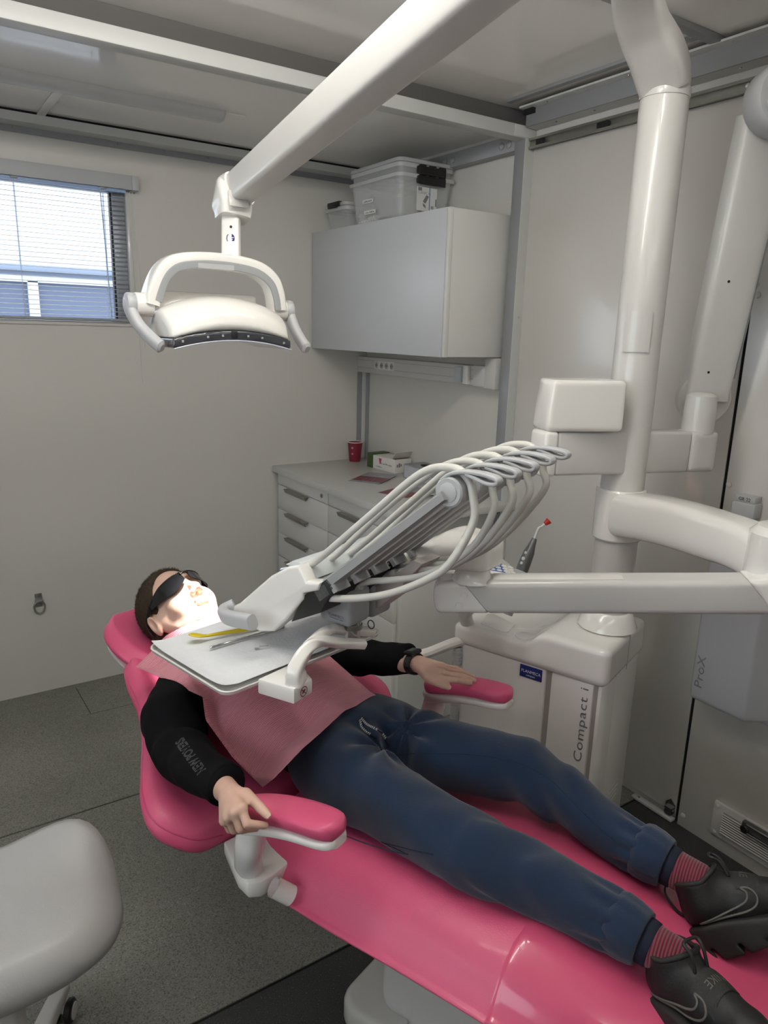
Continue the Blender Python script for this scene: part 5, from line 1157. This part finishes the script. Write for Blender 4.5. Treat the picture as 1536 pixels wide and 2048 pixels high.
AK = {-1: np.array([.502, -.103, .640]), 1: np.array([.494, .096, .642])}
for s in (-1, 1):
    e0_ = np.array(LG[s][7][:3])+np.array([.012, 0, -.001]); ax_ = AK[s]-e0_; ax_ /= np.linalg.norm(ax_)
    nr = 44; a = np.linspace(0, 2*np.pi, nr, endpoint=False); N1 = np.cross(ax_, (0, 0, 1)); N1 /= np.linalg.norm(N1); N2 = np.cross(ax_, N1); rg = []
    for x, r in ((-.012, .040), (-.004, .0485), (.006, .0515), (.028, .0500), (.045, .0470), (.051, .0440), (.050, .036)):
        rg.append([e0_+ax_*x+(N1*math.cos(t)+N2*math.sin(t))*(r+.0016*math.sin(t*11+s)*(1 if x < .04 else .3)) for t in a])
    cu = bo.part('trouser_cuff', C3(loft(rg)), TROU, parent=tr_o, sharp=180)
    e1_ = e0_+ax_*.040
    bo.part('sock_rib', C3(tubep([e1_, e1_+ax_*.004, e1_+ax_*.026, e1_+ax_*.028], [.036, .0385, .0365, .034], 32)), NAVY, sharp=180)
    bo.part('sock', C3(tubep([e1_+ax_*.020, e1_+ax_*.04, AK[s]+ax_*.002+[0, 0, .002], AK[s]+ax_*.02+[0, 0, -.004], AK[s]+ax_*.035+[0, 0, -.012]], [.0350, .0340, .0330, .030, .02], 32)), SOCK, sharp=180)
# drawstring and its two ends
CORDM = stripes(mat('black_white_cord', (.3, .3, .3), .8), 'X', .314/.0042, (.02, .02, .022), (.55, .55, .53), lo=.45, hi=.55)
for pts in (((721, 1437), (735, 1449), (752, 1457), (775, 1466), (786, 1477)), ((719, 1440), (724, 1453), (735, 1463), (745, 1468))):
    P3 = stick(np.array([onzc(u, v, .76) for u, v in pts]), vd, bvt, .003)
    bo.part('drawstring', C3(hose(list(P3), .0026, 24, 8)), CORDM, parent=tr_o, sharp=180)
    d = P3[-1]-P3[-2]; d /= np.linalg.norm(d); e_ = stick([P3[-1]+d*.016], vd, bvt, .003)[0]
    bo.part('drawstring_tip', C3(cyl(P3[-1], e_, .0027, n=8)), NAVY, parent=tr_o)
SEAM = mat('trouser_seam', (.010, .020, .046), .9)
for pts in (((806, 1510), (850, 1507), (920, 1508), (985, 1515), (1040, 1530), (1100, 1560), (1170, 1608), (1230, 1650), (1300, 1695)), ((640, 1650), (700, 1675), (760, 1696), (830, 1712), (900, 1722))):
    P3 = stick(spline([onzc(u, v, .74) for u, v in pts], 60), vd, bvt, .0002)
    bo.part('seam', C3(tubep(P3, .0009, 5)), SEAM, parent=tr_o, sharp=180)
# ---- shoes
SHOE = mat('black_shoe_upper', (.0055, .0057, .0057), .55, bump=.15, bscale=300); SOLE = mat('charcoal_sole', (.014, .0135, .0125), .6, bump=.15, bscale=150); WEB = mat('dark_grey_webbing', (.016, .0165, .016), .7, bump=.3, bscale=500); SWO = mat('shoe_line_grey', (.10, .095, .085), .5)
def shoe(name, label, A, toe, up, s, side):
    t = Thing(name, label, 'shoe', cf(A), CANG, group='black trainers on the patient')
    x = np.asarray(toe, float); x /= np.linalg.norm(x); z = np.asarray(up, float); z -= x*(z @ x); z /= np.linalg.norm(z); y = np.cross(z, x)
    R = basis(x, y, z); G = lambda g: C3(xf(g, R, A))
    def upper(P):
        d = limb(P, [(-.018, 0, -.030, .037), (.05, 0, -.036, .036), (.115, 0, -.048, .031), (.150, 0, -.052, .024)], .02)
        d = smin(d, limb(P, [(-.006, 0, -.018, .041), (-.010, 0, .014, .0425)]), .018)
        d = smin(d, limb(P, [(.03, 0, -.010, .026), (.075, 0, -.030, .026)]), .02)
        d = smax(d, P[:, 2]-.016-.45*P[:, 0]*np.where(P[:, 0] > 0, 1, -.25), .004)
        d = smax(d, -limb(P, [(-.010, 0, -.01, .0350), (-.012, 0, .06, .0375)]), .003)
        return smax(d, -(P[:, 2]+.070), .004)
    um = snets(upper, (-.075, -.06, -.085), (.19, .06, .06), .0034)
    t.part('upper', G(um), SHOE, sharp=180)
    def sole(P):
        x, y, z = P.T
        w = np.hypot(np.clip(x, -.020, .135)-x, y)-(.047+.006*np.sin((x+.02)*18)); zc = -.076+.010*np.clip((x-.10)/.08, 0, 1)**2
        d = smax(w, np.abs(z-zc)-(.024+.004*np.cos(x*30)), .006)
        gr = np.maximum(np.abs(np.mod(x+.5*z, .046)-.023)-.0035, z+.084)
        return smax(d, -gr, .002)
    t.part('sole', G(snets(sole, (-.09, -.075, -.118), (.21, .075, -.035), .0036)), SOLE, sharp=180)
    tree = BVHTree.FromPolygons([tuple(v) for v in um[0]], [tuple(f) for f in um[1]])
    a = np.linspace(0, 2*np.pi, 40)
    t.part('collar_edge', G(tubep([(-.010+.040*math.cos(q), .0395*math.sin(q), .016+.45*max(0, -.010+.040*math.cos(q))+.11*max(0, .010-.040*math.cos(q))*.9) for q in a], .0045, 8, cap=False)), WEB, sharp=180)
    # outlined mark on the side, drawn flat and pressed on to the upper
    d_ = (0, -side, 0)
    sw = np.array([(-.030, -.046), (.005, -.040), (.045, -.032), (.060, -.026), (.064, -.016), (.058, -.008), (.072, -.013), (.078, -.026), (.070, -.038), (.050, -.043), (.0, -.0445), (-.030, -.046)])
    P3 = spline(np.stack([sw[:, 0], np.full(len(sw), .1*side), sw[:, 1]], 1), 66); P3 = stick(P3, d_, tree, .0006)
    t.part('side_mark', G(tubep(P3, .0021, 6)), SWO, sharp=180)
    tg = text_geo('JUST DO IT.', .0068, 1.0); V = tg[0]; fx = side
    V3 = np.stack([(.008+V[:, 0]) if side < 0 else (.044-V[:, 0]), np.full(len(V), .1*side), -.0455+V[:, 1]], 1)
    t.part('side_print', G((stick(V3, d_, tree, .0008), tg[1])), SWO, sharp=0, kind='stuff')
    # tongue tab with its loop and label
    lp = [(.046, -.014, .008), (.042, -.014, .036), (.030, -.014, .048), (.030, .014, .048), (.042, .014, .036), (.046, .014, .008)]
    t.part('tongue_loop', G(hose(lp, .0028, 30, 8)), BLACK, sharp=180)
    hl = [(-.050, 0, .016), (-.062, 0, .022), (-.072, 0, .006), (-.064, 0, -.024), (-.055, 0, -.034)]
    t.part('heel_loop', G(sweep(spline(hl, 16), [(.007, .0018, 3)]*len(spline(hl, 16)), side=(0, 1, 0))), BLACK, sharp=180)
    g = sheet(10, 8, lambda a_, b_: (.050+.040*a_, -.034+.068*b_, .1)); Vs = stick(g[0], (0, 0, -1), tree, .002)
    t.part('strap', G(join((Vs, g[1]), (Vs-[0, 0, .0015], [f[::-1] for f in g[1]]))), WEB, sharp=180)
    tn = text_geo('NIKE', .017, 1.0, align='CENTER'); V = tn[0]; V3 = np.stack([.064+V[:, 1], -V[:, 0], np.full(len(V), .1)], 1)
    t.part('strap_print', G((stick(V3, (0, 0, -1), tree, .0028), tn[1])), SWO, sharp=0, kind='stuff')
    return t
shoe('trainer', 'black trainer on the foot nearest the camera', AK[-1]+np.array([.012, -.002, -.004]), (.76, -.36, .30), (-.28, .18, .92), -1, -1)
shoe('trainer', 'black trainer on the farther foot with its outlined side mark facing us', AK[1]+np.array([.014, 0, -.004]), (.76, .34, .48), (-.40, .32, .82), 1, -1)
# ---- watch
WB = mat('black_rubber_strap', (.012, .012, .013), .5, bump=.2, bscale=200)
wt = Thing('wristwatch', 'black digital watch on the wrist at the far armrest', 'watch', cf(lw), CANG)
wd = lw-np.array(SH[1][3][:3]); wd /= np.linalg.norm(wd); wc_ = lw-wd*.012+np.array([0, 0, .0]); a = np.linspace(0, 2*np.pi, 33); n1 = np.cross(wd, (0, 0, 1)); n1 /= np.linalg.norm(n1); n2 = np.cross(n1, wd)
band = [wc_+n1*.0275*math.cos(q)+n2*.0255*math.sin(q) for q in a]
wt.part('strap', C3(sweep(band, [(.0105, .0028, 4)]*33, side=wd)), WB, sharp=60)
wt.part('case', C3(xf(box((-.016, -.019, -.003), (.016, .019, .008), .004, 2), basis(wd, n1, n2), wc_+n2*.028)), WB)
wt.part('display', C3(xf(box((-.010, -.012, .008), (.010, .012, .0086)), basis(wd, n1, n2), wc_+n2*.028)), mat('watch_glass', (.03, .035, .04), .1))
# ---- sunglasses
SGL = mat('dark_tinted_lens', (.010, .010, .012), .06, coat=.5); SFR = mat('glossy_black_frame', (.008, .008, .009), .2)
sg = Thing('sunglasses', 'dark wraparound safety glasses on the face of the patient', 'glasses', cf(hw((0, 0, .1))), CANG)
def lensgrid(s):
    V = []; nt, nz_ = 22, 9
    for i in range(nt):
        th = math.radians(6+80*i/(nt-1)); k = i/(nt-1)
        up_ = .021-.002*k-.011*max(0, k-.55)/.45; dn = .000-.024*math.sin(min(1, k*2.4+.10)*math.pi/2)+.027*max(0, (k-.34)/.66)**1.15
        for j in range(nz_):
            y = dn+(up_-dn)*j/(nz_-1); V.append(hw((s*.0845*math.sin(th), y+.004, .006+.1010*math.cos(th)+.02*(y))))
    Fc = [(i*nz_+j, (i+1)*nz_+j, (i+1)*nz_+j+1, i*nz_+j+1) for i in range(nt-1) for j in range(nz_-1)]
    V = np.array(V); c = hw((0, 0, 0)); V2 = c+(V-c)*1.0-(V-c)/np.linalg.norm(V-c, axis=1)[:, None]*.0018
    n_ = len(V); top_ = [V[i*nz_+nz_-1] for i in range(nt)]
    return (np.concatenate([V, V2]), Fc+[tuple(n_+q for q in f[::-1]) for f in Fc]), top_
for s in (-1, 1):
    g, tp = lensgrid(s); sg.part('lens', C3(g), SGL, sharp=180)
    sg.part('brow_rim', C3(tubep(tp, .0016, 6)), SFR, sharp=180)
    tm = [hw((s*.0832, .012, .024)), hw((s*.0845, .010, .005)), hw((s*.0850, .007, -.018)), hw((s*.083, -.006, -.036)), hw((s*.080, -.022, -.044))]
    sg.part('temple', C3(sweep(spline(tm, 16), [(.0065-.003*k/17, .0018, 4) for k in range(len(spline(tm, 16)))], side=HCn)), SFR, sharp=60)
sg.part('bridge', C3(hose([hw((-.012, .018, .1065)), hw((0, .020, .110)), hw((.012, .018, .1065))], .0028, 10, 8)), SFR, sharp=180)
# ---- paper bib draped over the chest
allV = np.concatenate([shm[0], trm[0], hg[0]]); n1_, n2_ = len(shm[0]), len(trm[0])
tree = BVHTree.FromPolygons([tuple(v) for v in allV], [tuple(f) for f in shm[1]]+[tuple(q+n1_ for q in f) for f in trm[1]]+[tuple(q+n1_+n2_ for q in f) for f in hg[1]])
nu, nv = 46, 60
def curve(pts, n):
    P = np.array([onzc(*q) if len(q) == 3 and q[0] > 2 else q for q in pts], float); s = np.concatenate([[0], np.cumsum(np.linalg.norm(np.diff(P, axis=0), axis=1))]); s /= s[-1]
    return np.stack([np.interp(np.linspace(0, 1, n), s, P[:, i]) for i in range(3)], 1)
near = curve(((272, 1334, .800), (335, 1362, .812), (405, 1394, .805), (411, 1440, .775), (465, 1515, .725), (525, 1575, .690)), nv)
far_ = curve(((-.70, .20, .775), (-.60, .21, .80), (-.45, .17, .77), (752, 1394, .765)), nv)
topc = curve((tuple(near[0]), (300, 1305, .82), (330, 1272, .848), (375, 1248, .868), (440, 1228, .884), (-.685, .08, .865), tuple(far_[0])), nu)
botc = curve((tuple(near[-1]), (548, 1556, .735), (606, 1497, .775), (690, 1421, .785), tuple(far_[-1])), nu)
A_ = np.linspace(0, 1, nu)[None, :, None]; B_ = np.linspace(0, 1, nv)[:, None, None]
Gx = (1-A_)*near[:, None]+A_*far_[:, None]+(1-B_)*topc[None]+B_*botc[None]-((1-A_)*(1-B_)*near[0]+A_*(1-B_)*far_[0]+(1-A_)*B_*near[-1]+A_*B_*far_[-1])
hz = np.zeros((nv, nu))
for j in range(nv):
    for i in range(nu):
        h_ = tree.ray_cast(Vector((Gx[j, i, 0], Gx[j, i, 1], 1.2)), Vector((0, 0, -1)), 1.0); hz[j, i] = h_[0].z if h_[0] is not None else .60
hz = np.minimum(hz, .885)
Zb = Gx[..., 2].copy()
for it in range(30):
    Zp = np.pad(Zb, 1, mode='edge'); av = (Zp[:-2, 1:-1]+Zp[2:, 1:-1]+Zp[1:-1, :-2]+Zp[1:-1, 2:])/4; Zb = np.maximum(av-.0015, hz+.004)
uu = np.linspace(0, 1, nu)[None, :]; vv_ = np.linspace(0, 1, nv)[:, None]
w_e = np.clip(np.minimum(np.minimum(uu, 1-uu)*8, np.minimum(vv_, 1-vv_)*8), 0, 1)
Zb = np.maximum(Zb*w_e+Gx[..., 2]*(1-w_e), hz+.003)
Zb = Zb+.005*(np.abs(np.mod(uu*3, 1)-.5)*2-.5)*np.clip(w_e+.3, 0, 1)
Gx[..., 2] = Zb
BIB = stripes(mat('pink_paper_bib', (.55, .21, .25), .75, sheen=.1), 'X', .314/.0042, (.50, .18, .225), (.60, .25, .295), bump=.6, lo=.2, hi=.8)
V = Gx.reshape(-1, 3); Fb = [(j*nu+i, (j+1)*nu+i, (j+1)*nu+i+1, j*nu+i+1) for j in range(nv-1) for i in range(nu-1)]
single('paper_bib', 'ribbed pink paper bib spread over the chest of the patient', 'bib', C3(join((V, Fb), (V-[0, 0, .0006], [f[::-1] for f in Fb]))), BIB, base=cf((-.5, 0, .8)), rz=CANG, sharp=60)
# ================================================================== saddle stool
SGREY = mat('grey_leatherette', (.38, .38, .37), .45, bump=.12, bscale=260, coat=.05)
st = Thing('saddle_stool', 'grey saddle stool with a white column at the left edge', 'stool', (.03, 1.31, 0))
SC = np.array([.030, 1.336]); 
def stz(x, y):
    v = y/.156; u = x/.24
    return .528+.115*max(0, v)**1.5*(.05+1.1*u*u)+.012*v-.018*max(0, -v)**2-.030*max(0, u)**3*(1-max(0, v))
rings = []
for r in np.linspace(.04, 1, 14):
    ring = []
    for a in np.linspace(0, 2*np.pi, 64, endpoint=False):
        c, s = math.cos(a), math.sin(a); e = 2.7
        k = (abs(c)**e+abs(s)**e)**(-1/e); rx = .238*(1+.06*s); ry = .156
        x, y = rx*k*c*r, ry*k*s*r
        ring.append((SC[0]+x, SC[1]+y, stz(x, y)-.030*max(0, (r-.74)/.26)**2.4*(1-.75*max(0, s)**2)))
    rings.append(ring)
for dz, f in ((.022, 1.012), (.036, .99), (.048, .93), (.054, .83), (.054, .4)):
    rings.append([(SC[0]+(x-SC[0])*f, SC[1]+(y-SC[1])*f, z-dz) for x, y, z in rings[13]])
st.part('seat', loft(rings), SGREY, sharp=180)
st.part('column', tubep([(.045, 1.31, .07), (.045, 1.31, .30), (.045, 1.31, .49)], [.030, .030, .036], 26), WHITE2)
st.part('column_sleeve', cyl((.045, 1.31, .06), (.045, 1.31, .16), .036, n=26, bev=.003), WHITE2)
WH = mat('caster_white', (.62, .61, .58), .4)
for k in range(5):
    a = math.radians(62-72*k); d = np.array([math.cos(a), math.sin(a), 0]); o = np.array([.045, 1.31, 0]); sidev = np.cross((0, 0, 1), d)
    st.part('base_leg', sweep([o+d*.02+[0, 0, .115], o+d*.10+[0, 0, .112], o+d*.20+[0, 0, .098], o+d*.262+[0, 0, .088], o+d*.275+[0, 0, .084]], [(.022, .022, 4), (.021, .019, 4), (.019, .016, 4), (.017, .013, 4), (.010, .008, 3)], side=sidev), WHITE2)
    w = o+d*.25+[0, 0, .0285]
    cs = st.part('caster', join(*[revolve([(.004, -.008), (.024, -.008), (.0275, -.005), (.0275, .005), (.024, .008), (.004, .008)], w+sidev*q, sidev, 22) for q in (-.016, .016)]), BLACK)
    st.part('caster_hood', join(*[revolve([(.010, 0), (.019, .0), (.019, .003), (.010, .005)], w+sidev*q*1.55, sidev*np.sign(q), 18) for q in (-.016, .016)], cyl(w, w+[0, 0, .06], .008, n=12)), WH, parent=cs)
